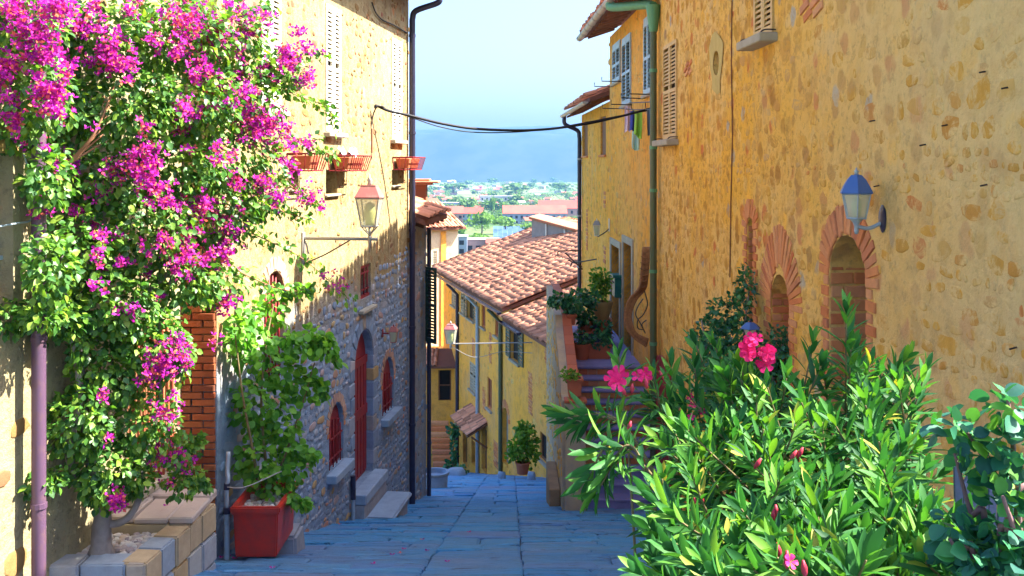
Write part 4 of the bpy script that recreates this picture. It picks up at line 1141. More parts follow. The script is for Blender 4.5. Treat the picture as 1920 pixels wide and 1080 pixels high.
# roof terrace box near the ridge
c0 = FY.P(FY.ux(1040) + 7, -4.6, 0)
tb = MB(); base = px(1040, 440, 46)
def roof_z(p):
    q = V((p.x, p.y, 0)) - FY.o; wv = -(q.dot(FY.n)); return EZ + .18 + (wv + ovh) * SL
P0, P1 = px(997, 0, 47.5), px(1100, 0, 44.5); P0.z = P1.z = 0
back = V((.3, 1, 0)).normalized() * 1.6
q = [P0, P1, P1 + back, P0 + back]
tops = [(HY - 411) / F * 47.5, (HY - 441) / F * 44.5, (HY - 441) / F * 44.5 + .1, (HY - 411) / F * 47.5 + .05]
tb.box8([V((p.x, p.y, EZ + .5)) for p in q] + [V((p.x, p.y, t)) for p, t in zip(q, tops)])
dm = tb.build('dormer', pm('grey_render', (.34, .33, .33), (.28, .27, .28), .9, 3, .05, .3), hY)
mb = MB(); ext = [(-.15, -.15), (.2, -.15), (.2, .15), (-.15, .15)]
dirx = (P1 - P0).normalized(); dy_ = back.normalized()
cp = [p + dirx * a + dy_ * b_ for p, (a, b_) in zip(q, ext)]
mb.box8([V((p.x, p.y, t + .003)) for p, t in zip(cp, tops)] + [V((p.x, p.y, t + .13)) for p, t in zip(cp, tops)]); mb.build('coping', M_TILE, dm, bevel=.02)
for k in (.28, .62):
    p = P0.lerp(P1, k) - dy_ * .05; mb = MB(); mb.tube([V((p.x, p.y, EZ + 1.4)), V((p.x, p.y, tops[0] + (tops[1] - tops[0]) * k))], .05, 6); mb.build('vent_pipe', M_WH, dm, smooth=True)

# ------------------------------------------------------------------ pale tower house closing the street
FT = Frame(-8.0, 49.6, .87, .5, 1)
TZ = -3.3; TW = 6.0
hT = thing('tower_house', 'tall pale house catching the sun at the bend of the street', 'house', FT.P(0, 0, ground(50)))
tw = [rect_poly(FT.ux(x0), FT.ux(x1), (HY - y1) / F * 52, (HY - y0) / F * 52) for x0, y0, x1, y1 in ((836, 520, 846, 575), (812, 470, 819, 505))]
wall_mesh(FT, [(0, -19), (TW, -19), (TW, TZ), (0, TZ)], tw, [.15] * 2, 6).build('wall', M_T, hT)
for h in tw:
    u0, u1, z0, z1 = poly_box(h); pane(hT, FT, u0, u1, -.12, z0, z1, M_DK, 'window'); sill(hT, FT, u0 - .1, u1 + .1, z0, .1, .08, M_GREY)
    m = (u0 + u1) / 2; shutter_leaf(hT, FT, u0, m - .01, -.05, z0, z1, M_GREY, .12); shutter_leaf(hT, FT, m + .01, u1, -.05, z0, z1, M_GREY, .12)
mb = MB(); mb.box((TW - 1.0, 0, -19), (TW - .72, .06, TZ - .1), FT); mb.box((TW - 3.2, 0, -19), (TW - 2.5, .25, TZ - .1), FT); mb.build('pilaster', M_Y, hT)
rt = roof_slab(hT, FT, -.3, TW + .3, .35, TZ, 3.2, .4, rafters=False); ex, ey, nrm = roof_vecs(FT, .4)
tiles(rt, FT.P(-.3, .4, TZ + .1), ex, ey, nrm, int((TW + .6) / .185), 10, 0)
hX = thing('annex', 'small orange annex with a sunlit tile awning below the pale tower house', 'house', (-4.6, 46, ground(46)))
FX = Frame(-8.5, 46.6, 1, .02, 1)
az = (HY - 672) / F * 46.6
xw = [rect_poly(FX.ux(822), FX.ux(846), (HY - 752) / F * 46.6, (HY - 695) / F * 46.6)]
wall_mesh(FX, [(0, -16.5), (5.95, -16.5), (5.95, az), (0, az)], xw, [.15], 3).build('wall', M_Y, hX)
u0, u1, z0, z1 = poly_box(xw[0]); wd = pane(hX, FX, u0, u1, -.12, z0, z1, M_DK, 'window')
mb = MB()
for a, c, e, f in ((u0, u0 + .06, z0, z1), (u1 - .06, u1, z0, z1), (u0 + .06, u1 - .06, (z0 + z1) / 2 - .03, (z0 + z1) / 2 + .03)): mb.box((a, -.1, e), (c, -.04, f), FX)
mb.build('window_frame', M_BRN, wd)
ra = roof_slab(hX, FX, -.1, 6.05, .7, az - .35, .5, .5, rafters=False); ex, ey, nrm = roof_vecs(FX, .5)
tiles(ra, FX.P(-.1, .75, az - .25), ex, ey, nrm, 28, 4, 60)

# ------------------------------------------------------------------ the town on the plain
def clump_tmpl(seed, n=150, flat=1.0):
    r = random.Random(seed); vs_ = []; fs = []
    lob = [(V((r.uniform(-.5, .5), r.uniform(-.5, .5), r.uniform(-.3, .45))), r.uniform(.4, .65)) for _ in range(7)]
    for k in range(n):
        c, q = r.choice(lob); z = r.uniform(-1, 1); t = r.uniform(0, 6.283); s = math.sqrt(1 - z * z)
        d = V((s * math.cos(t), s * math.sin(t), z)); p = c + d * q * r.uniform(.75, 1.05); p.z *= flat
        a = d.orthogonal().normalized(); a = (a + V((r.uniform(-.5, .5), r.uniform(-.5, .5), r.uniform(-.5, .5)))).normalized(); b_ = d.cross(a).normalized(); e = r.uniform(.10, .22)
        i = len(vs_); vs_ += [p + a * e, p + b_ * e * .7 + d * .04, p - a * e * .8, p - b_ * e]; fs.append((i, i + 1, i + 2, i + 3))
    return vs_, fs
M_TREE = leaf_mat('tree_leaves', [(0, (.035, .09, .025)), (.5, (.06, .14, .03)), (1, (.10, .19, .04))], .25, .6, .2)
M_TREE2 = leaf_mat('pine_leaves', [(0, (.05, .13, .025)), (.5, (.09, .20, .03)), (1, (.14, .26, .05))], .25, .6, .2)
M_TRUNK = pm('bark', (.16, .11, .08), (.10, .07, .05), .9, 8, .1, .5)
CL = [clump_tmpl(s, 150) for s in range(4)]; CLM = [tmpl_mesh('crown', *c, M_TREE) for c in CL]
CLP = [clump_tmpl(s + 10, 190, .55) for s in range(3)]; CLPM = [tmpl_mesh('crown', *c, M_TREE2) for c in CLP]
CLL = [clump_tmpl(s + 20, 46) for s in range(3)]
def tree(x, y, wpx, hpx, label, group, kind='tree', name='tree', mesh=None, trunk=.3, d=None):
    Y = d or depth_at(y); k = Y / F; zb = terr(Y); X = (x - CX) * k; h = hpx * k; wd = wpx * k
    t = thing(name, label, kind, (X, Y, zb), group)
    mb = MB(); mb.tube([(X, Y, zb - .5), (X + .02 * h, Y, zb + h * trunk * .6), (X, Y, zb + h * .8)], wd * .05, 6, wd * .02); mb.build('trunk', M_TRUNK, t)
    hz = h * (1 - trunk); m = mesh or R.choice(CLM)
    inst('crown', m, Matrix.Translation((X, Y, zb + h * trunk + hz / 2)) @ Matrix.Rotation(R.uniform(0, 6.28), 4, 'Z') @ Matrix.Diagonal((wd / 1.8, wd / 1.8, hz / (1.9 if m not in CLPM else 1.1), 1)), t)
    return t
G_T = 'trees among the houses on the plain'
for x, y, wp, hp, lab in ((903, 442, 46, 46, 'dark umbrella pine in front of the blue panel roofs'), (947, 440, 52, 34, 'bright round pine right of the dark umbrella pine'), (990, 440, 30, 22, 'small bright pine beside the roof terrace wall'), (862, 446, 36, 26, 'low bright pine in front of the long pink-roofed building'), (893, 466, 52, 30, 'broad bright pine behind the low pink building'), (876, 410, 40, 40, 'blue green bushy tree beside the long pink-roofed building'), (905, 400, 30, 26, 'small blue green tree left of the cypress'), (1040, 412, 46, 24, 'green tree before the right end of the wide red roof'), (1075, 412, 30, 22, 'green tree hugging the black downpipe'), (830, 415, 26, 30, 'yellow green tree against the pink-roofed building'), (968, 372, 60, 30, 'dark wooded clump below the white district'), (1060, 365, 60, 24, 'dark tree clump under the last white houses'), (850, 366, 60, 22, 'dark tree clump near the end of the white roofs')):
    tree(x, y, wp, hp, lab, G_T, mesh=R.choice(CLPM) if 'pine' in lab else None, trunk=.35 if 'umbrella' in lab else .15)
Y = depth_at(404); k = Y / F
cy = thing('cypress_tree', 'tall yellow green cypress rising in the middle of the town', 'tree', ((922 - CX) * k, Y, terr(Y)))
inst('crown', CLPM[0], Matrix.Translation(((922 - CX) * k, Y, terr(Y) + 19 * k)) @ Matrix.Diagonal((7 * k, 7 * k, 34 * k, 1)), cy)
mb = MB(); mb.tube([((922 - CX) * k, Y, terr(Y) - 1), ((922 - CX) * k, Y, terr(Y) + 20 * k)], 1.2 * k, 6); mb.build('trunk', M_TRUNK, cy)
for x, y, wp, hp, d_ in ((868, 498, 34, 26, 230), (892, 495, 36, 24, 250), (915, 488, 34, 24, 270), (878, 520, 40, 28, 190), (938, 482, 34, 22, 290), (905, 510, 40, 28, 210)):
    tree(x, HY + F * 30.5 / d_ if False else y, wp, hp, 'bright green bush on the slope just behind the pink roof', 'bushes on the slope behind the pink roof', 'bush', 'bush', R.choice(CLPM), .05, d_)

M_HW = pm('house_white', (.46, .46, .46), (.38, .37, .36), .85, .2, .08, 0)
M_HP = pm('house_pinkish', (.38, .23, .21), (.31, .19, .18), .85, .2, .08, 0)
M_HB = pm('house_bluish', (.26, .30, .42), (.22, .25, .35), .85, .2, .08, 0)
M_RT = pm('town_roof', (.36, .085, .055), (.28, .065, .045), .85, .15, .15, 0)
M_SOL = pm('blue_panel', (.07, .13, .25), (.05, .10, .20), .3, .2, .2, 0, spec=.6)
def town_house(x, y, wpx, hpx, roofpx, dep, rot, wm, rm, label, group=None, nwin=0, rows=2, cat='building', name='town_house'):
    Y = depth_at(y); k = Y / F; X = (x - CX) * k; zb = terr(Y); wd, h, rh = wpx * k, hpx * k, roofpx * k
    T = Matrix.Translation((X, Y, zb)) @ Matrix.Rotation(rot, 4, 'Z')
    t = thing(name, label, cat, (X, Y, zb), group)
    mb = MB(); a, c = wd / 2, dep / 2
    g = [(-a, -c, -3), (a, -c, -3), (a, c, -3), (-a, c, -3), (-a, -c, h), (a, -c, h), (a, c, h), (-a, c, h)]
    mb.box8([T @ V(q_) for q_ in g])
    if rh > 0: mb.add([T @ V(q_) for q_ in ((-a, -c, h), (-a, c, h), (-a, 0, h + rh), (a, -c, h), (a, c, h), (a, 0, h + rh))], [(0, 1, 2), (3, 5, 4)])
    mb.build('walls', wm, t)
    o_ = .5; mb = MB()
    if rh > 0:
        s = rh / c
        for sg in (-1, 1):
            q_ = [(-a - o_, sg * (c + o_), h - s * o_ + .05), (a + o_, sg * (c + o_), h - s * o_ + .05), (a + o_, 0, h + rh + .05), (-a - o_, 0, h + rh + .05)]
            mb.box8([T @ V(p) for p in q_] + [T @ (V(p) + V((0, 0, .3))) for p in q_])
    else: mb.box8([T @ V(p) for p in ((-a - .3, -c - .3, h + .02), (a + .3, -c - .3, h + .02), (a + .3, c + .3, h + .02), (-a - .3, c + .3, h + .02), (-a - .3, -c - .3, h + .4), (a + .3, -c - .3, h + .4), (a + .3, c + .3, h + .4), (-a - .3, c + .3, h + .4))])
    mb.build('roof', rm, t)
    for i in range(nwin):
        for j in range(rows):
            u = -a + wd * (i + .5) / nwin; z = h * (j + .35) / rows; ww = min(1.0, wd / nwin * .28); hh = h / rows * .26
            mb = MB(); mb.box8([T @ V(p) for p in ((u - ww, -c - .06, z - hh), (u + ww, -c - .06, z - hh), (u + ww, -c + .1, z - hh), (u - ww, -c + .1, z - hh), (u - ww, -c - .06, z + hh), (u + ww, -c - .06, z + hh), (u + ww, -c + .1, z + hh), (u - ww, -c + .1, z + hh))])
            mb.build('window', M_DK, t)
    return t
town_house(822, 432, 92, 32, 12, 14, .05, M_HP, M_RT, 'long pink building with a terracotta roof by the low tiled house', None, 9, 3)
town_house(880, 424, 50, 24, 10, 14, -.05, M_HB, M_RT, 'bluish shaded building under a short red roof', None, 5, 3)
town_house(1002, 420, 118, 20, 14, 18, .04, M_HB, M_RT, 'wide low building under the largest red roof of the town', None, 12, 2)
town_house(1050, 412, 80, 22, 14, 16, -.1, M_HP, M_RT, 'pink gabled building at the far end of the wide red roof', None, 7, 2)
town_house(897, 474, 76, 24, 0, 12, .02, M_HP, M_HP, 'low flat pink building above the bright bushes', None, 5, 1)
town_house(925, 476, 24, 20, 7, 8, .02, M_HW, M_RT, 'little white shed with a pink roof beside the flat pink building')
town_house(866, 476, 20, 32, 0, 8, .02, M_HB, M_HW, 'narrow pale block beside the flat pink building', None, 1, 2)
town_house(935, 384, 70, 16, 0, 14, .03, M_HW, M_HW, 'long white flat-roofed building behind the cypress', None, 8, 2)
town_house(850, 392, 72, 12, 0, 14, .0, M_HB, M_HW, 'long pale shed with a flat blue roof behind the pink building', None, 0)
for r_ in range(5):                                      # rows of blue roof panels
    Y = depth_at(462 - r_ * 7); k = Y / F
    t = thing('solar_array', ('lowest', 'second lowest', 'middle', 'second highest', 'highest')[r_] + ' row of blue panels beyond the tiled roof', 'solar panels', ((962 - CX) * k, Y, terr(Y)), 'rows of blue panels')
    for i in range(9):
        X = (925 + i * 9 - CX) * k; mb = MB(); wd = 8.2 * k; z = terr(Y)
        mb.box8([(X, Y - 2, z + 1.2), (X + wd, Y - 2, z + 1.2), (X + wd, Y + 1, z + 3.2), (X, Y + 1, z + 3.2), (X, Y - 2.1, z + 1.3), (X + wd, Y - 2.1, z + 1.3), (X + wd, Y + .9, z + 3.3), (X, Y + .9, z + 3.3)]); mb.build('panel', M_SOL, t)
    mb = MB()
    for i in (0, 4, 8): X = (929 + i * 9 - CX) * k; mb.tube([(X, Y - .5, terr(Y) - .5), (X, Y - .5, terr(Y) + 2.1)], .15, 5)
    mb.build('support', M_GUT, t)
rt_ = random.Random(5)
for i in range(26):
    y = rt_.uniform(372, 426); x = rt_.uniform(765, 1095); s = (y - 318) / 40
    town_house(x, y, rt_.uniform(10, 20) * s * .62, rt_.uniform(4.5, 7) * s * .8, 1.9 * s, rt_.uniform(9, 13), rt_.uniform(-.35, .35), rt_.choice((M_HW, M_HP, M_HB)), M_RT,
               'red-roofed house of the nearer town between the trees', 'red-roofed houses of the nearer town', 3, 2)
for i in range(130):
    y = 330 + 68 * rt_.random() ** 1.15; x = rt_.uniform(735, 1125)
    big = rt_.random() < .25; s = (y - 318) / 40
    white = rt_.random() < .7
    town_house(x, y, rt_.uniform(7, 13) * (.55 + .5 * s) * (1.7 if big else 1), rt_.uniform(3.5, 6) * (.5 + .5 * s), 0 if rt_.random() < .45 else 2.2 * (.4 + .5 * s), rt_.uniform(9, 14), rt_.uniform(-.5, .5), M_HW if white else M_HP, rt_.choice((M_RT, M_HW, M_HW, M_RT)),
               'small pale house of the far white town in the haze', 'pale houses scattered over the hazy plain')
for i in range(90):
    y = 335 + 85 * rt_.random(); x = rt_.uniform(735, 1125); s = (y - 318) / 40
    Y = depth_at(y); k = Y / F
    me_ = rt_.choice(CLM); wd = rt_.uniform(10, 24) * (.5 + .5 * s) * k; h = wd * rt_.uniform(.5, .8)
    o = inst('tree', me_, Matrix.Translation(((x - CX) * k, Y, terr(Y) + h * .45)) @ Matrix.Rotation(rt_.uniform(0, 6), 4, 'Z') @ Matrix.Diagonal((wd / 1.8, wd / 1.8, h / 1.7, 1)))
    WL[o.name] = o.location.copy(); tag(o, 'round green tree scattered between the hazy town houses', 'tree', 'trees scattered over the hazy plain')
ms = [[] for _ in CLL]
for i in range(2600):
    y = 322 + 110 * rt_.random() ** 1.5; Y = min(4300, depth_at(y)) * rt_.uniform(.97, 1.03); k = Y / F; x = rt_.uniform(690, 1180)
    if noise.noise(V((x * .02, y * .09, 3))) < -.12: continue
    wd = rt_.uniform(6, 16) * (.4 + .5 * (y - 312) / 40) * k; h = wd * rt_.uniform(.4, .7)
    ms[rt_.randrange(3)].append([[wd / 1.8, 0, 0, (x - CX) * k], [0, wd / 1.8, 0, Y], [0, 0, h / 1.8, terr(Y) + h * .35]])
for c, m in zip(CLL, ms): tag(joined('woodland', *c, m, M_TREE, None), 'mass of far trees spread between the town houses', kind='stuff')

# ------------------------------------------------------------------ lanterns
M_LRED = metal_paint('faded_red_roof', (.40, .13, .12), .45, (.5, .3, .25))
M_LGR = metal_paint('lantern_grey', (.30, .29, .27), .45)
M_LBLU = metal_paint('blue_lantern_roof', (.06, .14, .38), .4, (.12, .22, .42))
M_BULB = pm('milky_bulb', (.75, .74, .25), None, .4, 3, 0, 0)
def lantern(t, c, w0, w1, wr, hb, hr, sides, frame, roofm, finial=.1, rot=0, dome=False, bulb=True):
    """a tapered lantern: c = centre of its glass foot, w0/w1 half widths foot and top, wr half width of the roof rim"""
    c = V(c); A = [2 * math.pi * k / sides + rot for k in range(sides)]
    ft = [c + V((w0 * math.cos(a), w0 * math.sin(a), 0)) for a in A]; tp = [c + V((w1 * math.cos(a), w1 * math.sin(a), hb)) for a in A]
    for k in range(sides):
        n = (k + 1) % sides
        mb = MB(); mb.add([ft[k], ft[n], tp[n], tp[k]], [(0, 1, 2, 3)]); mb.build('glass_pane', M_GLASS, t)
        mb = MB(); mb.tube([ft[k], tp[k]], .010 * w1 / .2, 5); mb.tube([ft[k], ft[n]], .012 * w1 / .2, 5); mb.tube([tp[k], tp[n]], .014 * w1 / .2, 5); mb.build('frame_bar', frame, t)
    if dome: prof = [(wr, hb), (wr * 1.02, hb + hr * .06), (wr * .82, hb + hr * .4), (wr * .6, hb + hr * .72), (wr * .34, hb + hr * .96), (wr * .1, hb + hr)]
    else: prof = [(wr, hb), (wr, hb + hr * .08), (wr * .62, hb + hr * .85), (wr * .60, hb + hr)]
    mb = MB(); mb.lathe(c, prof, sides, None, True, rot); mb.build('lantern_roof', roofm, t)
    mb = MB(); h = hb + hr
    mb.lathe(c, [(wr * .14, h), (wr * .10, h + finial * .25), (wr * .16, h + finial * .45), (wr * .06, h + finial * .7), (.004, h + finial)], 8); mb.build('finial', frame, t, smooth=True)
    if bulb: mb = MB(); mb.lathe(c, [(w0 * .4, .01), (w0 * .45, hb * .2), (w0 * .62, hb * .45), (w0 * .5, hb * .75), (w0 * .1, hb * .85)], 10); mb.build('bulb', M_BULB, t, smooth=True)

Ya = FL.Y(FL.ux(567)); zarm = (HY - 447) / F * Ya
ua = FL.ux(567)
t = thing('wall_lantern', 'large glass lantern with a faded red roof on a long iron wall arm', 'street lamp', FL.P(ua, 0, zarm))
lc = FL.P(ua, .88, 0); k = lc.y / F
lantern(t, (lc.x, lc.y, (HY - 424) * k), .125, .205, .225, 53 * k, 24 * k, 4, M_LGR, M_LRED, .14, math.radians(40))
mb = MB(); mb.tube([(lc.x, lc.y, (HY - 424) * k), (lc.x, lc.y, (HY - 445) * k)], .018, 8); mb.lathe((lc.x, lc.y, (HY - 474) * k), [(.004, 0), (.03, 26 * k), (.02, 32 * k)], 8)
mb.build('stem', M_LGR, t, smooth=True)
for a in range(4):
    q = math.radians(40 + a * 90); e = V((math.cos(q), math.sin(q), 0))
    mb = MB(); mb.tube(curve([V((lc.x, lc.y, (HY - 424) * k)) + e * .12, V((lc.x, lc.y, (HY - 432) * k)) + e * .07, V((lc.x, lc.y, (HY - 440) * k)) + e * .01], 4), .009, 5); mb.build('cradle_bar', M_LGR, t)
mb = MB(); mb.tube([FL.P(ua, 0, zarm), FL.P(ua, .98, zarm)], .02, 8); mb.build('arm', M_LGR, t, smooth=True)
mb = MB(); mb.box((ua - .05, .0, zarm - .35), (ua + .05, .025, zarm + .08), FL); mb.build('wall_plate', M_LGR, t, bevel=.006)
mb = MB(); mb.tube(curve([FL.P(ua, .03, zarm - .32), FL.P(ua + .02, .3, zarm - .20), FL.P(ua, .62, zarm - .02)], 6), .010, 6); mb.build('brace', M_IRON, t, smooth=True)
mb = MB(); mb.tube(curve([FL.P(ua, .03, zarm - .3), FL.P(ua, .08, zarm - .24), FL.P(ua, .06, zarm - .1), FL.P(ua, .02, zarm - .02)], 4), .012, 6); mb.build('scroll', M_LGR, t, smooth=True)

u, zt_ = FL.uz(716, 612); k = FL.Y(u) / F
t = thing('wall_lantern', 'small red wall lantern between the red arched door and the arched window', 'wall lamp', FL.P(u, 0, zt_))
c = FL.P(u, .2, (HY - 641) * k)
lantern(t, c, .06, .085, .10, 20 * k, 9 * k, 4, M_RED, M_LRED, .04, .7)
mb = MB(); mb.tube([FL.P(u, 0, (HY - 625) * k), FL.P(u, .12, (HY - 625) * k)], .012, 6); mb.build('arm', M_RED, t)
mb = MB(); mb.box((u - .04, 0, (HY - 632) * k), (u + .04, .02, (HY - 616) * k), FL); mb.build('wall_plate', M_RED, t)

u = FR.ux(1657); k = FR.Y(u) / F
t = thing('wall_lantern', 'wall lantern with a bright blue domed roof on the ochre rubble wall', 'wall lamp', FR.P(u, 0, (HY - 410) * k))
c = FR.P(u, .22, (HY - 409) * k); k2 = c.y / F
lantern(t, c, .078, .118, .135, 46 * k2, 36 * k2, 6, M_PIPEB, M_LBLU, .055, .3, True)
mb = MB(); mb.lathe((c.x, c.y, (HY - 439) * k2), [(.012, 0), (.02, 6 * k2), (.016, 14 * k2), (.03, 22 * k2), (.06, 30 * k2)], 10); mb.build('stem', M_PIPEB, t, smooth=True)
mb = MB(); mb.tube(curve([(c.x, c.y, (HY - 424) * k2), FR.P(u, .12, (HY - 428) * k), FR.P(u, .02, (HY - 418) * k)], 6), .016, 8); mb.build('arm', M_PIPEB, t, smooth=True)
mb = MB(); mb.lathe(FR.P(u, .0, (HY - 410) * k), [(.055, 0), (.06, .012), (.035, .03)], 14, FR.M(0, 0, 0).to_3x3() @ Matrix.Rotation(-math.pi / 2, 3, 'X') @ Matrix.Diagonal((1, 1.9, 1))); mb.build('wall_plate', M_PIPE, t, smooth=True, angle=40)

u = FR.ux(1143); k = FR.Y(u) / F
t = thing('wall_lantern', 'small white carriage lamp on the amber wall above the stair doors', 'wall lamp', FR.P(u, 0, (HY - 420) * k))
c = FR.P(u, .32, (HY - 442) * k)
lantern(t, c, .075, .11, .13, 20 * k, 8 * k, 4, M_WH, M_LGR, .06, .6)
mb = MB(); mb.tube(curve([FR.P(u, 0, (HY - 428) * k), FR.P(u, .12, (HY - 436) * k), FR.P(u, .3, (HY - 444) * k)], 5), .015, 6); mb.build('arm', M_IRON, t, smooth=True)
mb = MB(); mb.box((u - .06, 0, (HY - 434) * k), (u + .06, .02, (HY - 410) * k), FR); mb.build('wall_plate', M_WH, t)

c = px(845, 643, 34); k = 34 / F
t = thing('hanging_lantern', 'pale street lantern on a long thin arm in front of the yellow house', 'street lamp', c)
lantern(t, c, .16, .25, .28, 26 * k, 9 * k, 4, M_LGR, M_LRED, .12, .6)
uu = FY.ux(998); e = FY.P(uu, 0, (HY - 642) / F * FY.Y(uu))
mb = MB(); mb.tube([c + V((0, 0, -.03)), e], .022, 6); mb.build('arm', M_GUT, t)
mb = MB(); mb.tube(curve([c + V((0, 0, -.1)), c + V((.8, -.3, -.42)), e + V((-1, .5, -.4)), e + V((0, 0, -.35))], 6), .01, 5); mb.build('stay_wire', M_GUT, t)
mb = MB(); mb.lathe(c, [(.02, -.2), (.05, -.12), (.03, 0)], 8); mb.build('stem', M_LGR, t)

c = px(1407, 632, 10.6); k = 10.6 / F
t = thing('garden_lantern', 'small blue lantern half hidden in the shrub on the ochre wall', 'wall lamp', c)
lantern(t, c, .05, .08, .11, 16 * k, 12 * k, 6, M_PIPE, M_LBLU, .03, .2, True)
mb = MB(); mb.tube([c, c + V((.05, .0, -.12)), V((rwall(10.6), 10.6, c.z - .15))], .012, 6); mb.build('arm', M_PIPE, t)

# ------------------------------------------------------------------ wire baskets on the wall
def basket(x0, x1, y0, y1, label, flower=False):
    u0, u1 = FL.ux(x0), FL.ux(x1); Y = FL.Y((u0 + u1) / 2); k = Y / F; za, zb = (HY - y0) * k, (HY - y1) * k
    t = thing('flower_basket', label, 'flower box', FL.P((u0 + u1) / 2, 0, zb), 'red wire flower baskets on the wall')
    W = .30
    mb = MB(); mb.box8([FL.P(u0 + .1, .06, zb + .02), FL.P(u1 - .1, .06, zb + .02), FL.P(u1 - .1, W - .06, zb + .02), FL.P(u0 + .1, W - .06, zb + .02), FL.P(u0 + .05, .03, za - .02), FL.P(u1 - .05, .03, za - .02), FL.P(u1 - .05, W - .02, za - .02), FL.P(u0 + .05, W - .02, za - .02)])
    mb.build('trough', M_TC, t, bevel=.01)
    def ring(z, e, r=.009):
        mb = MB(); q = [FL.P(u0 - e, .01, z), FL.P(u1 + e, .01, z), FL.P(u1 + e, W + e, z), FL.P(u0 - e, W + e, z)]
        for i in range(4): mb.tube([q[i], q[(i + 1) % 4]], r, 5)
        mb.build('rim_bar', M_RED, t)
    ring(za, .06); ring(zb, 0)
    n = max(5, int((u1 - u0) / .09))
    for i in range(n + 1):
        f = i / n; a = u0 + (u1 - u0) * f; b_ = u0 - .06 + (u1 - u0 + .12) * f
        mb = MB(); mb.tube([FL.P(a, W, zb), FL.P(b_, W + .06, za)], .007, 4); mb.build('wire', M_RED, t)
    for i in range(4):
        f = i / 3; w_ = .01 + (W - .01) * f
        for e, s in ((u0, -1), (u1, 1)):
            mb = MB(); mb.tube([FL.P(e, w_, zb), FL.P(e + s * .06, w_ + .06 * f, za)], .007, 4); mb.build('wire', M_RED, t)
    return FL.P((u0 + u1) / 2, W / 2, za)
basket(540, 562, 288, 320, 'red wire flower basket partly covered by the bougainvillea')
bc = basket(616, 650, 292, 320, 'red wire flower basket with a pale cloth tucked inside')
basket(737, 760, 295, 318, 'red wire flower basket hanging next to the corner downpipe')
mb = MB()
for i in range(9):
    for j in range(7): mb.v.append((bc.x + (j - 3) * .035, bc.y + (i - 4) * .06, bc.z + .03 + .08 * math.sin(i * 1.1 + j) * .5 + .07 * math.cos(j * 1.4) - .0))
for i in range(8):
    for j in range(6): mb.f.append((i * 7 + j, i * 7 + j + 1, (i + 1) * 7 + j + 1, (i + 1) * 7 + j))
o = mb.build('cloth', pm('pale_lilac_cloth', (.62, .62, .78), (.5, .5, .66), .9, 6, 0, .2), smooth=True, loc=bc); tag(o, 'pale lilac cloth crumpled in the wire flower basket', 'cloth')
mb = MB(); u, z = FL.uz(697, 262); mb.box((u - .045, 0, z - .2), (u + .045, .015, z + .18), FL); tag(mb.build('wall_plaque', M_TC, bevel=.003, loc=FL.P(u, 0, z)), 'narrow terracotta plaque on the cream wall below the cable hook', 'plaque')

# ------------------------------------------------------------------ stone bench slab, thin pipes, red planter
u0, u1, zs = FL.ux(662) - .0, FL.ux(662) + 1.25, -5.27
t = thing('stone_bench', 'bluish stone slab bench beside the red arched door', 'bench', FL.P(u0, .2, ground(15.2)))
mb = MB(); mb.box((u0, .195, zs - .07), (u1, .62, zs), FL); mb.build('slab', M_SLATE, t, bevel=.02, seg=2)
mb = MB(); mb.box((u0 + .35, .25, ground(16.8) - .3), (u1 - .06, .56, zs - .073), FL); mb.build('base', M_STL, t, bevel=.015)
u = FL.ux(656)
t = thing('standpipe', 'short grey standpipe with a dark sleeve near the bench slab', 'pipe', FL.P(u, .05, ground(FL.Y(u))))
k = FL.Y(u) / F
mb = MB(); mb.tube([FL.P(u, .05, ground(FL.Y(u)) - .1), FL.P(u, .05, (HY - 935) * k)], .03, 8); mb.build('pipe', M_PIPEB, t, smooth=True, angle=50)
mb = MB(); mb.tube([FL.P(u, .05, (HY - 936) * k), FL.P(u, .05, (HY - 892) * k)], .04, 8); mb.build('sleeve', M_PIPE, t, smooth=True, angle=50)
X, Y = -.2815 * 10.12, 10.12
t = thing('standpipe', 'blue grey water pipe rising behind the red planter', 'pipe', (X, Y, ground(Y)))
k = Y / F
mb = MB(); mb.tube([(X, Y, ground(Y) - .1), (X, Y, (HY - 955) * k)], .030, 10); mb.build('pipe', M_PIPEB, t, smooth=True, angle=50)
mb = MB(); mb.tube(curve([(X, Y, (HY - 955) * k), (X, Y, (HY - 915) * k), (X + .015, Y, (HY - 898) * k), (X - .0, Y + .03, (HY - 885) * k), (X - .0, Y + .06, (HY - 850) * k)], 5), .022, 10); mb.build('upper_pipe', M_PIPEB, t, smooth=True)
mb = MB(); mb.lathe((X, Y, (HY - 957) * k), [(.037, -.03), (.037, .03)], 10); mb.lathe((X, Y, (HY - 912) * k), [(.03, -.03), (.03, .03)], 10); mb.build('collar', M_PIPE, t)
mb = MB(); mb.tube(curve([(X, Y - .02, (HY - 912) * k), (X + .2, Y - .05, (HY - 910) * k), (X + .5, Y + .2, (HY - 895) * k)], 6), .006, 5)
tag(mb.build('hose', M_GUT, smooth=True, loc=(X, Y, (HY - 912) * k)), 'thin pale hose looping from the water pipe to the vine', 'hose')

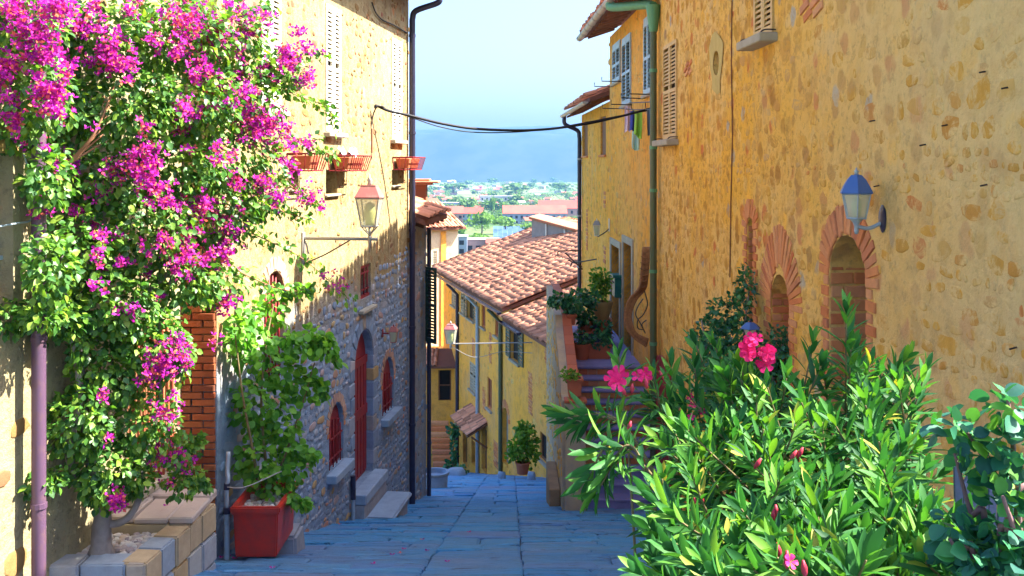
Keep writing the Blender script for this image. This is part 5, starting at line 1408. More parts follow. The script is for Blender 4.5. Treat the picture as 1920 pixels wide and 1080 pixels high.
M_POTR = pm('red_plastic', (.54, .03, .015), (.36, .035, .025), .42, 7, .02, .15, spec=.5)
PX0, PX1, PY0, PY1, PB, PT = -2.77, -2.30, 10.0, 10.82, -3.88, -3.37
t = thing('planter_pot', 'long red plastic planter holding the climbing vine', 'planter', ((PX0 + PX1) / 2, 10.4, PB))
def rpot(t, x0, x1, y0, y1, zb, zt, taper, rim, th, mat, name='pot_body', bev=.015):
    mb = MB()
    def q(e, z): return [(x0 + e, y0 + e, z), (x1 - e, y0 + e, z), (x1 - e, y1 - e, z), (x0 + e, y1 - e, z)]
    lv = [q(taper, zb), q(.012, zt - rim), q(-.012, zt - rim + .004), q(-.012, zt), q(th, zt), q(th + taper * .4, zt - (zt - zb) * .22)]
    vs_ = [p for l in lv for p in l]; fs = [(0, 1, 2, 3), (20, 21, 22, 23)]
    for i in range(5):
        for j in range(4): fs.append((i * 4 + j, i * 4 + (j + 1) % 4, i * 4 + 4 + (j + 1) % 4, i * 4 + 4 + j))
    return mb.add(vs_, fs).build(name, mat, t, bevel=bev, seg=2)
rpot(t, PX0, PX1, PY0, PY1, PB, PT, .03, .07, .035, M_POTR)
pebble = stone_tmpl(40, 8)
def pebbles(t, n, f, name='pebbles', s0=.018, s1=.036):
    ms = []
    for i in range(n):
        p = f(); s = R.uniform(s0, s1); a = Matrix.Rotation(R.uniform(0, 6.28), 3, 'Z') @ Matrix.Rotation(math.pi / 2 + R.uniform(-.4, .4), 3, 'X') @ Matrix.Diagonal((s * 2, s * .55, s * 1.6))
        ms.append([[*a[0], p[0]], [*a[1], p[1]], [*a[2], p[2]]])
    spread(t, 'pebble', name, *pebble, ms, M_PEB, 120, True)
M_PEB = stone_mat('pale_pebble', [(0, (.62, .58, .55)), (.4, (.70, .66, .64)), (.6, (.45, .40, .40)), (.8, (.60, .48, .40)), (1, (.34, .28, .30))], .1)
mb = MB(); mb.box((PX0 + .05, PY0 + .05, PT - .13), (PX1 - .05, PY1 - .05, PT - .10)); mb.build('soil', pm('dark_soil', (.06, .04, .03), (.04, .03, .03), .95, 12, .1, .5), t)
pebbles(t, 170, lambda: (R.uniform(PX0 + .06, PX1 - .06), R.uniform(PY0 + .06, PY1 - .06), PT - .085 + R.uniform(-.01, .012)))
mb = MB(); mb.box8([(PX1 - .42, PY1 - .25, ground(10.6) - .25), (PX1 + .06, PY1 - .25, ground(10.6) - .25), (PX1 + .06, PY1 + .3, ground(11.1) - .25), (PX1 - .42, PY1 + .3, ground(11.1) - .25), (PX1 - .42, PY1 - .25, PB), (PX1 + .04, PY1 - .22, PB - .002), (PX1 + .02, PY1 + .26, PB - .03), (PX1 - .42, PY1 + .3, PB)])
tag(mb.build('prop_stone', M_STL, bevel=.03, seg=2, loc=(PX1 - .2, PY1, PB)), 'rough stone wedged under the red planter', 'stone')

# ------------------------------------------------------------------ stone block planter under the bougainvillea
t = thing('stone_planter', 'planter of squared stone blocks filled with white pebbles', 'planter', (-3.1, 8.7, ground(8.7)))
M_BLK = stone_mat('sandstone_block', [(0, (.30, .35, .42)), (.35, (.36, .40, .47)), (.62, (.52, .36, .18)), (.75, (.33, .38, .46)), (1, (.46, .42, .36))], .3)
M_CAP = pm('stone_cap', (.52, .42, .36), (.44, .36, .33), .85, 2.5, .1, .4, 25, bd=.01)
FPn = Frame(-2.90, 8.02, .10, 1, 1)          # street side
ZP = -3.15
for row_ in range(3):
    u = 0; k = 0
    z1 = ZP - row_ * .27; z0 = z1 - .258
    lens = [.30, .27, .28, .26, .34] if row_ % 2 == 0 else [.2, .33, .30, .3, .32]
    for l in lens:
        mb = MB(); mb.box((u + .006, -.22 + R.uniform(-.01, .01), z0), (u + l - .006, R.uniform(-.012, .012), z1), FPn); o = mb.build('block', M_BLK, t, bevel=.014, seg=2); u += l
FPf = Frame(-3.72, 7.99, 1, .03, 1)          # towards the camera
for row_ in range(2):
    u = 0; z1 = ZP - .004 - row_ * .27; z0 = z1 - .258
    for l in ([.30, .36, .16] if row_ == 0 else [.2, .3, .32]):
        mb = MB(); mb.box((u + .006, -.24, z0), (u + l - .006, R.uniform(-.01, .012), z1), FPf); mb.build('block', M_BLK, t, bevel=.014, seg=2); u += l
for i, (x0, x1, y0, y1) in enumerate(((-3.32, -3.02, 8.88, 9.42), (-3.01, -2.80, 8.88, 9.42), (-3.6, -3.33, 8.9, 9.42), (-3.45, -2.80, 9.43, 9.62))):
    mb = MB(); mb.box((x0, y0, ZP + .004), (x1, y1, ZP + .055 + .01 * i)); mb.build('cap_slab', M_CAP, t, bevel=.012)
mb = MB(); mb.box((-3.75, 8.87, ground(9.6) - .2), (-3.0, 9.45, ZP)); mb.build('fill', M_MOR, t)
mb = MB(); mb.box((-3.75, 8.1, ground(9) - .2), (-3.05, 8.88, ZP - .10)); mb.build('soil', MATS['dark_soil'], t)
pebbles(t, 260, lambda: (R.uniform(-3.62, -3.08), R.uniform(8.2, 8.86), ZP - .085 + R.uniform(-.01, .015)), 'pebbles', .02, .045)

# ------------------------------------------------------------------ cable over the street
pts = [px(697, 203, 16.2) + V((.06, 0, 0))] + [px(x, y, d) for x, y, d in ((706, 198, 16.2), (730, 208, 16.4), (765, 216, 16.7), (830, 232, 17.2), (900, 242, 17.6), (1000, 244, 18.1), (1090, 234, 18.5), (1160, 219, 18.8), (1226, 202, 18.95))]
mb = MB(); mb.tube(curve(pts, 6), .024, 6); o = mb.build('overhead_cable', M_CABLE, smooth=True, loc=pts[0]); tag(o, 'thick black cable sagging across the street between the houses', 'cable')
pts2 = [p + V((0, .0, -.02 - .05 * math.sin(i * 1.1))) for i, p in enumerate(pts[3:])]
mb = MB(); mb.tube(curve(pts2, 6), .010, 5); o = mb.build('overhead_wire', M_CABLE, smooth=True, loc=pts2[0]); tag(o, 'thin wire following the thick black cable over the street', 'cable')
t = thing('cable_hook', 'iron hook on the cream wall carrying the black cable', 'hook', px(695, 215, 16.4))
u = FL.ux(695); k = FL.Y(u) / F
mb = MB(); mb.tube(curve([FL.P(u, 0, (HY - 240) * k), FL.P(u, .05, (HY - 212) * k), FL.P(u, .12, (HY - 199) * k), FL.P(u + .1, .2, (HY - 200) * k)], 5), .012, 6); mb.build('rod', M_IRON, t)
mb = MB(); mb.tube([FL.P(u, .02, (HY - 240) * k), FL.P(u, .02, (HY - 300) * k)], .006, 5); mb.build('drop_wire', M_IRON, t)

# ------------------------------------------------------------------ laundry
def cloth(x0, x1, y0, y1, d, mat, label, ph=0):
    mb = MB(); nx_, nz_ = 8, 12
    for j in range(nz_ + 1):
        for i in range(nx_ + 1):
            f = i / nx_; g = j / nz_; xx = x0 + (x1 - x0) * (f + .08 * math.sin(g * 3 + ph) * g); p = px(xx, y0 + (y1 - y0) * g * (1 - .1 * math.sin(f * 3 + ph)), d)
            p.y += .05 * math.sin(f * 9 + ph + g) * (.3 + g) ; mb.v.append(tuple(p))
    for j in range(nz_):
        for i in range(nx_): n = nx_ + 1; mb.f.append((j * n + i, j * n + i + 1, (j + 1) * n + i + 1, (j + 1) * n + i))
    o = mb.build('laundry', mat, smooth=True, loc=px(x0, y0, d)); tag(o, label, 'laundry', 'washing on the line below the shutters')
cloth(1171, 1182, 199, 250, 20.8, pm('lilac_cloth', (.62, .50, .68), (.7, .6, .7), .9, 3, 0, .1), 'pale lilac cloth hanging first on the washing line', 0)
cloth(1182, 1192, 208, 248, 20.2, pm('royal_blue_cloth', (.04, .08, .40), (.05, .06, .3), .9, 3, 0, .1), 'royal blue garment on the washing line', 1)
cloth(1190, 1204, 208, 256, 19.3, pm('lime_cloth', (.28, .58, .06), (.35, .6, .1), .9, 3, 0, .1), 'lime green garment beside the blue one on the line', 2)
cloth(1185, 1200, 246, 279, 19.7, pm('aqua_cloth', (.45, .72, .80), (.5, .75, .6), .9, 3, 0, .1), 'long aqua cloth hanging lowest from the washing line', 3)
cloth(1213, 1222, 206, 250, 18.3, pm('slate_cloth', (.22, .26, .34), (.3, .28, .3), .9, 3, 0, .1), 'slate blue cloth drying next to the copper downpipe', 4)
t = thing('washing_line', 'iron washing line frame fixed under the middle bluish shutters', 'washing line', px(1190, 205, 20.8))
mb = MB(); mb.tube([px(1160, 203, 21.6), px(1190, 206, 20.0), px(1225, 205, 18.2)], .012, 5); mb.build('line', M_IRON, t)
mb = MB(); mb.tube([px(1180, 193, 20.6), px(1226, 191, 18.2)], .012, 5); mb.build('rail', M_IRON, t)
for x, d in ((1183, 20.5), (1210, 19.0)):
    mb = MB(); mb.tube(curve([px(x, 193, d), px(x + 2, 205, d), px(x + 12, 213, d - .2)], 4), .010, 5); mb.build('bracket', M_IRON, t)
t = thing('line_bracket', 'black iron washing line bracket sticking out over the pink roof', 'bracket', px(1085, 490, 27))
for pts in (((1090, 470, 27), (1050, 471, 26.6), (1046, 478, 26.6)), ((1092, 505, 27), (1060, 474, 26.7)), ((1118, 486, 26), (1078, 492, 26.6), (1066, 487, 26.6)), ((1090, 500, 27), (1074, 492, 26.7), (1070, 500, 26.7))):
    mb = MB(); mb.tube(curve([px(*p) for p in pts], 4), .018, 5); mb.build('rod', M_IRON, t)

# ------------------------------------------------------------------ things at the stair doors
u = FR.ux(1163); k = FR.Y(u) / F
t = thing('mailbox', 'green metal letter box between the two grey stair doors', 'mailbox', FR.P(u, 0, (HY - 556) * k))
mb = MB(); mb.box((u - .24, .003, (HY - 556) * k), (u + .24, .16, (HY - 520) * k), FR); mb.build('box', pm('teal_paint', (.03, .20, .16), (.02, .14, .12), .45, 6, 0, .1), t, bevel=.012)
mb = MB(); mb.prism([(u - .26, (HY - 519) * k), (u + .26, (HY - 519) * k), (u + .26, (HY - 514) * k), (u - .26, (HY - 514) * k)], FR.P, .0, .2); mb.build('lid', MATS['teal_paint'], t)
mb = MB(); mb.box((u - .15, .162, (HY - 530) * k), (u + .15, .168, (HY - 527) * k), FR); mb.build('slot', M_DK, t)
M_WICK = pm('wicker', (.34, .17, .07), (.22, .10, .05), .8, 25, .2, .5)
d0 = 18.8
t = thing('wicker_ornament', 'curved wicker ornament with iron scrolls beside the copper downpipe', 'ornament', px(1205, 580, d0))
def strand(pts, r, m, name, n=6):
    mb = MB(); mb.tube(curve([px(*p) for p in pts], 6), r, n); mb.build(name, m, t, smooth=True)
for i in range(7):
    e = (i - 3) * 1.9; j = (i - 3)
    strand([(1212 + e * .9, 463, d0 - .01 * i), (1209 + e, 505, d0), (1204 + e, 540, d0 + .02 * j), (1186 + e * 1.1, 562, d0), (1177 + e * .9, 590, d0 + .03), (1181 + e, 615, d0), (1192 + e * .6, 630 - e * .4, d0), (1214 + e * .3, 643 - e * 1.1, d0 - .02)], .026, M_WICK, 'wicker_strand', 6)
for i in range(16):
    y = 470 + i * 11; x = 1211 - 3 * i * .3 if y < 540 else 1183
    if y < 545: strand([(x - 8, y, d0 - .04), (x, y + 3, d0 - .06), (x + 8, y, d0 - .04)], .012, M_WICK, 'binding', 4)
for pts in (((1208, 545, d0), (1214, 570, d0), (1206, 590, d0), (1196, 600, d0), (1196, 615, d0), (1205, 618, d0)), ((1206, 560, d0), (1196, 575, d0), (1192, 590, d0), (1200, 605, d0), (1210, 625, d0)), ((1212, 600, d0), (1204, 608, d0), (1208, 622, d0))):
    strand(pts, .011, M_IRON, 'iron_scroll', 5)

# ------------------------------------------------------------------ pots on the stair
def round_pot(x, y, d, r, h, mat, label, name='flower_pot', waist=.78):
    c = px(x, y, d); t = thing(name, label, 'flower pot', c)
    mb = MB(); mb.lathe(c, [(r * waist, 0), (r * .92, h * .6), (r * .98, h * .84), (r * 1.08, h * .85), (r * 1.08, h), (r * .92, h), (r * .9, h * .88)], 18); mb.build('pot_body', mat, t, smooth=True, angle=35)
    mb = MB(); mb.lathe(c, [(r * .9, h * .80), (r * .9, h * .88)], 18); mb.build('soil', MATS['dark_soil'], t)
    return c + V((0, 0, h * .9))
def trough(x0, x1, y0, y1, d, dep, mat, label):
    a, b_ = px(x0, y1, d), px(x1, y0, d); t = thing('flower_trough', label, 'flower pot', ((a.x + b_.x) / 2, d, a.z))
    rpot(t, a.x, b_.x, d, d + dep, a.z, b_.z, .03, .05, .025, mat, 'pot_body', .008)
    mb = MB(); mb.box((a.x + .03, d + .03, b_.z - .06), (b_.x - .03, d + dep - .03, b_.z - .03)); mb.build('soil', MATS['dark_soil'], t)
    return V(((a.x + b_.x) / 2, d + dep / 2, b_.z - .02))
POTS = {}
POTS['near'] = trough(1063, 1093, 711, 745, 17.03, .3, M_TC, 'square terracotta pot on the lower end pier of the stair')
POTS['up'] = trough(1063, 1081, 590, 610, 20.1, .4, M_TC, 'small terracotta trough on the upper bend of the stair parapet')
a = px(1064, 640, 20.05); 
POTS['land1'] = round_pot(1091, 676, 21.0, .17, .35, M_TC, 'round terracotta pot at the head of the stair')
POTS['land2'] = trough(1102, 1146, 648, 678, 20.95, .35, M_TC, 'wide terracotta trough on the stair landing')
t = thing('plant_stand', 'stepped stand carrying pots behind the stair landing', 'plant stand', px(1115, 640, 22.6))
M_ST2 = pm('dark_blue_board', (.06, .08, .14), (.05, .06, .10), .7, 5, .1, .2)
for y0, y1, dd in ((650, 622, 22.2), (622, 600, 22.6)):
    a, b_ = px(1086, y0, dd), px(1147, y1, dd); mb = MB(); mb.box((a.x, dd, ZL), (b_.x, dd + .39, b_.z - .05)); mb.build('step', M_ST2, t)
    mb = MB(); mb.box((a.x - .03, dd - .03, b_.z - .047), (b_.x + .02, dd + .39, b_.z)); mb.build('shelf', M_TC, t, bevel=.008)
POTS['tall'] = round_pot(1129, 600, 22.75, .23, .42, pm('ochre_clay', (.50, .30, .10), (.44, .24, .08), .7, 3, .05, .2), 'tall ochre clay urn on the top shelf by the grey door', waist=.6)
POTS['mid'] = round_pot(1100, 621, 22.3, .16, .24, M_TC, 'small red clay pot on the stand behind the stair')
POTS['mid2'] = round_pot(1133, 622, 22.3, .15, .22, M_TC, 'small red clay pot under the tall ochre urn')
# stakes
t = thing('picket_fence', 'short row of blue grey pointed pickets among the dark round leaves', 'fence', (1.45, 3.1, ground(3.1)))
M_PICK = pm('blue_grey_wood', (.10, .11, .20), (.07, .08, .14), .7, 14, .15, .5)
for i, (x, yt) in enumerate(((1797, 862), (1815, 893), (1830, 900), (1846, 924), (1862, 905), (1880, 930), (1900, 915))):
    d = 3.0 + .03 * i; c = px(x, yt, d); wd = .011; zb = ground(d)
    lean = .02 * (i % 3 - 1)
    mb = MB(); mb.prism([(-wd, zb - c.z), (wd, zb - c.z), (wd, -.02), (0, .0), (-wd, -.02)], lambda u, w_, z: V((c.x + u + lean * z, c.y + w_, c.z + z)), 0, .012); mb.build('picket', M_PICK, t)
for dz in (.08, .35):
    a, b_ = px(1790, 862, 3.02), px(1906, 915, 3.2); mb = MB(); mb.box8([(a.x, a.y, a.z - dz - .15), (b_.x, b_.y, a.z - dz - .15 - .06), (b_.x, b_.y + .01, a.z - dz - .21), (a.x, a.y + .01, a.z - dz - .15), (a.x, a.y, a.z - dz - .13), (b_.x, b_.y, a.z - dz - .19), (b_.x, b_.y + .01, a.z - dz - .19), (a.x, a.y + .01, a.z - dz - .13)]); mb.build('rail', M_PICK, t)

u0, u1 = FR.ux(1236), FR.ux(1266); u0, u1 = min(u0, u1), max(u0, u1); zb = ground(FR.Y((u0 + u1) / 2)); zt = (HY - 668) / F * FR.Y((u0 + u1) / 2)
t = thing('garden_gate', 'dark red wooden gate leaning on the ochre wall behind the oleander', 'gate', FR.P((u0 + u1) / 2, .1, zb))
n = 7
for i in range(n):
    a = u0 + (u1 - u0) * i / n; f = (i + .5) / n; mb = MB(); mb.box((a + .006, .06, zb), (a + (u1 - u0) / n - .006, .085, zt - .5 * abs(f - .5) ** 1.5), FR); mb.build('plank', M_RED, t, bevel=.005)
for z in (zb + .3, zt - .5): mb = MB(); mb.box((u0, .087, z), (u1, .11, z + .09), FR); mb.build('rail', M_RED, t)

# ------------------------------------------------------------------ plants
OVATE = ([(0, 0, 0), (-.34, .32, .07), (-.30, .62, .05), (0, 1, -.14), (.30, .62, .05), (.34, .32, .07), (0, .5, -.03)],
         [(0, 6, 1), (1, 6, 2), (2, 6, 3), (3, 6, 4), (4, 6, 5), (5, 6, 0)])
ROUND = ([(0, 0, 0), (-.24, .10, .03), (-.40, .32, .06), (-.41, .56, .06), (-.27, .82, .01), (0, 1, -.10), (.27, .82, .01), (.41, .56, .06), (.40, .32, .06), (.24, .10, .03), (0, .3, -.02), (0, .65, -.03)],
         [(0, 10, 1), (1, 10, 2), (2, 10, 11, 3), (3, 11, 4), (4, 11, 5), (5, 11, 6), (6, 11, 7), (7, 11, 10, 8), (8, 10, 9), (9, 10, 0)])
LANCE = ([(0, 0, 0), (-.06, .3, .02), (-.075, .55, .0), (-.048, .82, -.05), (0, 1, -.12), (.048, .82, -.05), (.075, .55, .0), (.06, .3, .02), (0, .3, -.015), (0, .55, -.03), (0, .82, -.08)],
         [(0, 8, 1), (0, 7, 8), (1, 8, 9, 2), (8, 7, 6, 9), (2, 9, 10, 3), (9, 6, 5, 10), (3, 10, 4), (10, 5, 4)])
def star(n, tilt, w=.32):
    vs_ = []; fs = []
    for k in range(n):
        t = 2 * math.pi * k / n; c, s = math.cos(t), math.sin(t); i = len(vs_)
        for r_, o_, z in ((0, 0, 0), (.5, -w, tilt * .5), (1, 0, tilt * .8), (.5, w, tilt * .5), (.55, 0, tilt * .62)):
            vs_.append((r_ * c - o_ * s, r_ * s + o_ * c, z))
        fs += [(i, i + 1, i + 4), (i + 1, i + 2, i + 4), (i + 2, i + 3, i + 4), (i + 3, i, i + 4)]
    return vs_, fs
def petals(n, tilt):
    vs_ = []; fs = []
    for k in range(n):
        t = 2 * math.pi * k / n; c, s = math.cos(t), math.sin(t); i = len(vs_)
        for r_, o_, z in ((.05, 0, 0), (.45, -.26, .5), (.8, -.40, .72), (1.0, -.22, .7), (1.02, .10, .62), (.88, .34, .7), (.5, .24, .42), (.6, 0, .52)):
            vs_.append((r_ * c - o_ * s, r_ * s + o_ * c, z * tilt))
        fs += [(i + a, i + b_, i + 7) for a, b_ in ((0, 1), (1, 2), (2, 3), (3, 4), (4, 5), (5, 6), (6, 0))]
    return vs_, fs
BRACT = star(3, .75, .38); PINK = petals(5, .45)
M_BOUG = leaf_mat('bougainvillea_leaf', [(0, (.03, .11, .035)), (.35, (.06, .18, .035)), (.7, (.11, .25, .035)), (1, (.22, .35, .05))], .35, .42, .45)
M_BRACT = leaf_mat('magenta_bract', [(0, (.26, .01, .36)), (.4, (.40, .02, .40)), (.74, (.50, .03, .34)), (.85, (.56, .08, .16)), (1, (.62, .22, .10))], .4, .55, .15, (1.3, .9, 1.3))
M_OLE = leaf_mat('oleander_leaf', [(0, (.014, .07, .03)), (.4, (.028, .135, .038)), (.75, (.06, .20, .035)), (.975, (.13, .28, .04)), (1, (.34, .30, .05))], .3, .55, .2)
M_PINKF = leaf_mat('oleander_petal', [(0, (.56, .01, .14)), (1, (.68, .03, .22))], .35, .5, .15, (1.2, .8, 1.1))
M_BUD = pm('red_bud', (.45, .03, .05), (.32, .02, .05), .5, 9, .2, 0)
M_VINE = leaf_mat('vine_leaf', [(0, (.05, .18, .035)), (.5, (.10, .30, .045)), (1, (.20, .42, .06))], .4, .45, .35)
M_SHRUB = leaf_mat('dark_shrub_leaf', [(0, (.015, .10, .06)), (.6, (.03, .17, .08)), (1, (.07, .25, .08))], .2, .35, .5)
M_FIC = leaf_mat('glossy_round_leaf', [(0, (.02, .09, .09)), (.5, (.03, .16, .10)), (.8, (.05, .22, .07)), (1, (.14, .34, .04))], .2, .5, .22)
M_STEM = pm('green_brown_stem', (.20, .16, .07), (.14, .10, .05), .8, 10, .15, .3)
M_BARKG = pm('grey_bark', (.30, .26, .24), (.20, .17, .16), .9, 7, .1, .6, 30, bd=.012)

def leaf_at(p, out, size, droop=.5, up=.5, jit=.7, lean=.0):
    d = (out * .8 + rdir() * jit + V((0, 0, -droop))).normalized()
    nr = (V((.55, -.15, .7)) * up + out * .6 + rdir() * .55).normalized()
    return orient(p, d, nr, size * R.uniform(.65, 1.15))
def blob_leaves(c, rx, ry, rz, n, size, seed=0, droop=.5, shell=.5, gap=-.5, **k):
    ms = []
    for i in range(n):
        d = rdir(); q = 1 + .4 * noise.noise(d * 1.9 + V((seed * 3.1, c.x, c.z)))
        f = q * (shell + (1 - shell) * R.random() ** .6)
        p = c + V((d.x * rx, d.y * ry, d.z * rz)) * f
        if noise.noise(p * 3.2 + V((seed, 0, 0))) < gap: continue
        ms.append(leaf_at(p, d, size, droop, **k))
    return ms

# --- bougainvillea
bg_ = thing('bougainvillea', 'huge magenta bougainvillea climbing out of the stone block planter', 'climbing plant', px(190, 1040, 8.3))
T0 = px(190, 1045, 8.3)
def branch(pts, r0, r1, n=7, m=None, name='branch', par=None):
    mb = MB(); c = curve(pts, 6); mb.tube(c, r0, n, r1); return mb.build(name, m or M_BARKG, par or bg_, smooth=True)
mb = MB(); cs = curve([T0 + V((0, 0, -.1)), px(190, 1000, 8.3), px(192, 960, 8.3), px(180, 900, 8.25), px(160, 800, 8.2), px(150, 660, 8.15), px(170, 520, 8.2), px(200, 380, 8.25)], 6)
mb.tube(cs, [.105 if i < 4 else max(.03, .09 - .0018 * i) for i in range(len(cs))], 9); mb.build('trunk', M_BARKG, bg_, smooth=True)
branch([px(190, 985, 8.3), px(235, 975, 8.35), px(262, 930, 8.45), px(268, 860, 8.5), px(300, 760, 8.5), px(300, 600, 8.5), px(360, 420, 8.7)], .035, .015)
branch([px(185, 940, 8.27), px(130, 860, 8.1), px(150, 740, 8.05), px(130, 600, 7.9), px(110, 430, 7.9)], .04, .018)
branch([px(150, 660, 8.15), px(220, 600, 8.3), px(330, 500, 8.7), px(450, 400, 9.1), px(540, 300, 9.4)], .03, .012)
for k in range(7): branch([px(115, 320, 7.9), px(140 + 6 * k, 300 - 8 * k, 7.9), px(190 + 4 * k, 270 - 18 * k, 8)], .018, .006, 5, pm('twig', (.34, .17, .09), (.26, .12, .06), .85, 8, .1, .2))
blobs = [(45, 40, 7.25, 70, 70), (70, 170, 7.25, 60, 90), (95, 330, 7.4, 34, 60), (95, 500, 7.4, 42, 75), (80, 590, 7.45, 40, 30), (60, 50, 8.0, 110, 80), (200, 60, 8.2, 120, 80), (330, 60, 8.6, 110, 75), (430, 70, 9.0, 80, 75), (70, 190, 7.9, 100, 75), (220, 200, 8.2, 120, 85), (350, 190, 8.6, 110, 80), (460, 180, 9.1, 80, 70), (530, 135, 9.4, 50, 42),
         (330, 310, 8.6, 110, 75), (440, 300, 9, 90, 70), (190, 340, 8.2, 90, 60), (390, 400, 8.8, 100, 65), (490, 370, 9.2, 45, 45), (270, 430, 8.3, 100, 75), (140, 470, 7.95, 80, 80), (20, 250, 7.5, 50, 35), (85, 330, 7.8, 30, 70),
         (330, 520, 8.6, 90, 65), (405, 530, 9, 55, 45), (200, 560, 8.1, 95, 75), (90, 590, 7.85, 75, 50), (15, 600, 7.5, 30, 40), (280, 640, 8.3, 75, 65), (330, 670, 8.4, 38, 45), (200, 690, 8.2, 85, 75), (265, 790, 8.3, 65, 70),
         (150, 790, 8.0, 65, 70), (335, 845, 8.6, 32, 30), (200, 880, 8.15, 75, 55), (195, 925, 8.2, 34, 30), (82, 905, 7.75, 34, 18), (345, 905, 8.7, 36, 28), (250, 900, 8.4, 40, 30)]
ms = []; tot = 0
for i, (x, y, d, rx, ry) in enumerate(blobs):
    k = d / F; c = px(x, y, d); dep = .26 if y < 560 else .2
    ms += blob_leaves(c, rx * k, dep, ry * k, int(rx * ry * .125) + 50, .070, i, .55, .4, -.5)
def spray(pts, size, step, n, rad, jit=.6, droop=.5, ms_=None, twig=None, par=None):
    c = curve([px(*p) for p in pts], 10); out_ = []
    for a, b_ in zip(c, c[1:]):
        for i in range(n):
            q = a.lerp(b_, R.random()) + rdir() * rad * R.random() ** .5
            out_.append(leaf_at(q, ((b_ - a).normalized() * .6 + rdir() * .5).normalized(), size, droop, jit=jit))
    mb = MB(); mb.tube(c, .007, 5, .003); mb.build('twig', twig or MATS['twig'], par or bg_, smooth=True)
    return out_
for pts, n, rad in (([(430, 420, 9), (500, 450, 9.2), (560, 480, 9.3), (610, 520, 9.4), (655, 562, 9.45)], 4, .10), ([(470, 380, 9.1), (540, 400, 9.3), (580, 412, 9.4)], 4, .08), ([(500, 150, 9.2), (560, 180, 9.5), (610, 200, 9.6), (632, 245, 9.65)], 4, .07),
                    ([(500, 120, 9.2), (560, 105, 9.5), (612, 100, 9.6)], 4, .08), ([(500, 230, 9.2), (560, 265, 9.4), (600, 280, 9.5), (625, 295, 9.5)], 3, .07), ([(400, 480, 8.9), (470, 520, 9.1), (540, 545, 9.2), (590, 540, 9.3)], 4, .09),
                    ([(440, 40, 9), (490, 15, 9.2), (505, 20, 9.2)], 4, .1), ([(520, 330, 9.3), (560, 360, 9.4), (600, 388, 9.45)], 4, .07), ([(60, 480, 7.8), (110, 560, 7.8), (150, 640, 7.9), (140, 680, 7.9)], 6, .08), ([(80, 300, 7.8), (75, 350, 7.75), (80, 395, 7.75)], 6, .06),
                    ([(470, 320, 9.2), (540, 270, 9.5), (600, 262, 9.6)], 3, .06), ([(330, 860, 8.6), (365, 830, 8.7), (372, 825, 8.7)], 5, .05), ([(340, 900, 8.6), (375, 905, 8.8), (385, 910, 8.8)], 5, .05), ([(120, 880, 7.9), (85, 900, 7.8), (60, 920, 7.7)], 6, .06)):
    ms += spray(pts, .066, .1, n, rad)
spread(bg_, 'leaf', 'foliage', *OVATE, ms, M_BOUG, 300)
clumps = [(100, 165, 48, 7.7), (80, 115, 58, 7.7), (60, 55, 52, 7.75), (150, 50, 60, 7.9), (205, 95, 50, 7.9), (95, 200, 36, 7.7), (30, 20, 40, 7.7), (110, 15, 40, 7.8), (350, 30, 50, 8.3), (405, 60, 46, 8.7), (300, 20, 40, 8.2), (440, 45, 36, 8.8), (540, 100, 24, 9.2), (420, 170, 34, 8.8), (452, 208, 36, 8.9), (350, 200, 26, 8.3),
          (500, 228, 42, 8.95), (520, 270, 34, 9.1), (540, 310, 18, 9.2), (480, 245, 40, 8.9), (262, 310, 34, 8.0), (290, 350, 36, 8.0), (275, 290, 28, 8.0), (370, 390, 36, 8.5), (420, 405, 34, 8.7), (350, 445, 30, 8.4), (420, 470, 34, 8.7), (340, 485, 34, 8.3), (585, 375, 22, 9.3), (565, 345, 16, 9.3), (600, 392, 12, 9.3),
          (618, 522, 16, 9.35), (640, 540, 10, 9.4), (462, 195, 28, 8.9), (415, 560, 26, 8.9), (432, 570, 20, 8.9), (240, 585, 22, 7.95), (305, 680, 40, 8.1), (340, 672, 28, 8.2), (285, 700, 24, 8.1), (330, 645, 20, 8.2), (310, 770, 28, 8.15), (330, 880, 30, 8.5), (300, 850, 22, 8.35), (210, 940, 22, 8.0), (225, 930, 18, 8.0), (190, 740, 12, 7.9), (205, 820, 12, 7.95), (190, 440, 12, 7.8), (190, 490, 12, 7.8),
          (330, 90, 30, 8.2), (560, 60, 16, 9.3), (480, 60, 26, 9), (380, 120, 28, 8.5), (230, 130, 26, 7.9), (600, 95, 8, 9.5), (575, 270, 14, 9.4), (230, 490, 14, 8), (300, 560, 14, 8.3), (270, 240, 14, 7.95), (395, 640, 16, 8.8), (15, 120, 36, 7.6), (465, 25, 20, 9)]
for i in range(120):
    x, y, d_, rx, ry = R.choice(blobs[6:24]); clumps.append((x + R.uniform(-1, 1) * rx, y + R.uniform(-1, 1) * ry, R.uniform(7, 20), d_ - R.uniform(.1, .3)))
fs_ = []
for x, y, r, d in clumps:
    r *= 1.3 if r < 40 else 1.1
    if x < 150 and y < 230: d = min(d, 7.0)
    k = d / F; c = px(x, y, d)
    for i in range(int(r * r * .055) + 5):
        q = rdir(); p = c + V((q.x * r * k, q.y * .14, q.z * r * k)) * R.random() ** .8
        if noise.noise(p * 8) < -.12: continue
        n_ = (V((.5, -.6, .35)) + rdir() * .8).normalized(); s = R.uniform(.024, .04)
        x_ = n_.orthogonal().normalized(); x_ = (Matrix.Rotation(R.uniform(0, 6.28), 3, n_) @ x_); y_ = n_.cross(x_)
        fs_.append([[x_.x * s, y_.x * s, n_.x * s, p.x], [x_.y * s, y_.y * s, n_.y * s, p.y], [x_.z * s, y_.z * s, n_.z * s, p.z]])
spread(bg_, 'flower', 'blossom', *BRACT, fs_, M_BRACT, 300)
pet = tmpl_mesh('fallen_petal', *BRACT, M_BRACT)
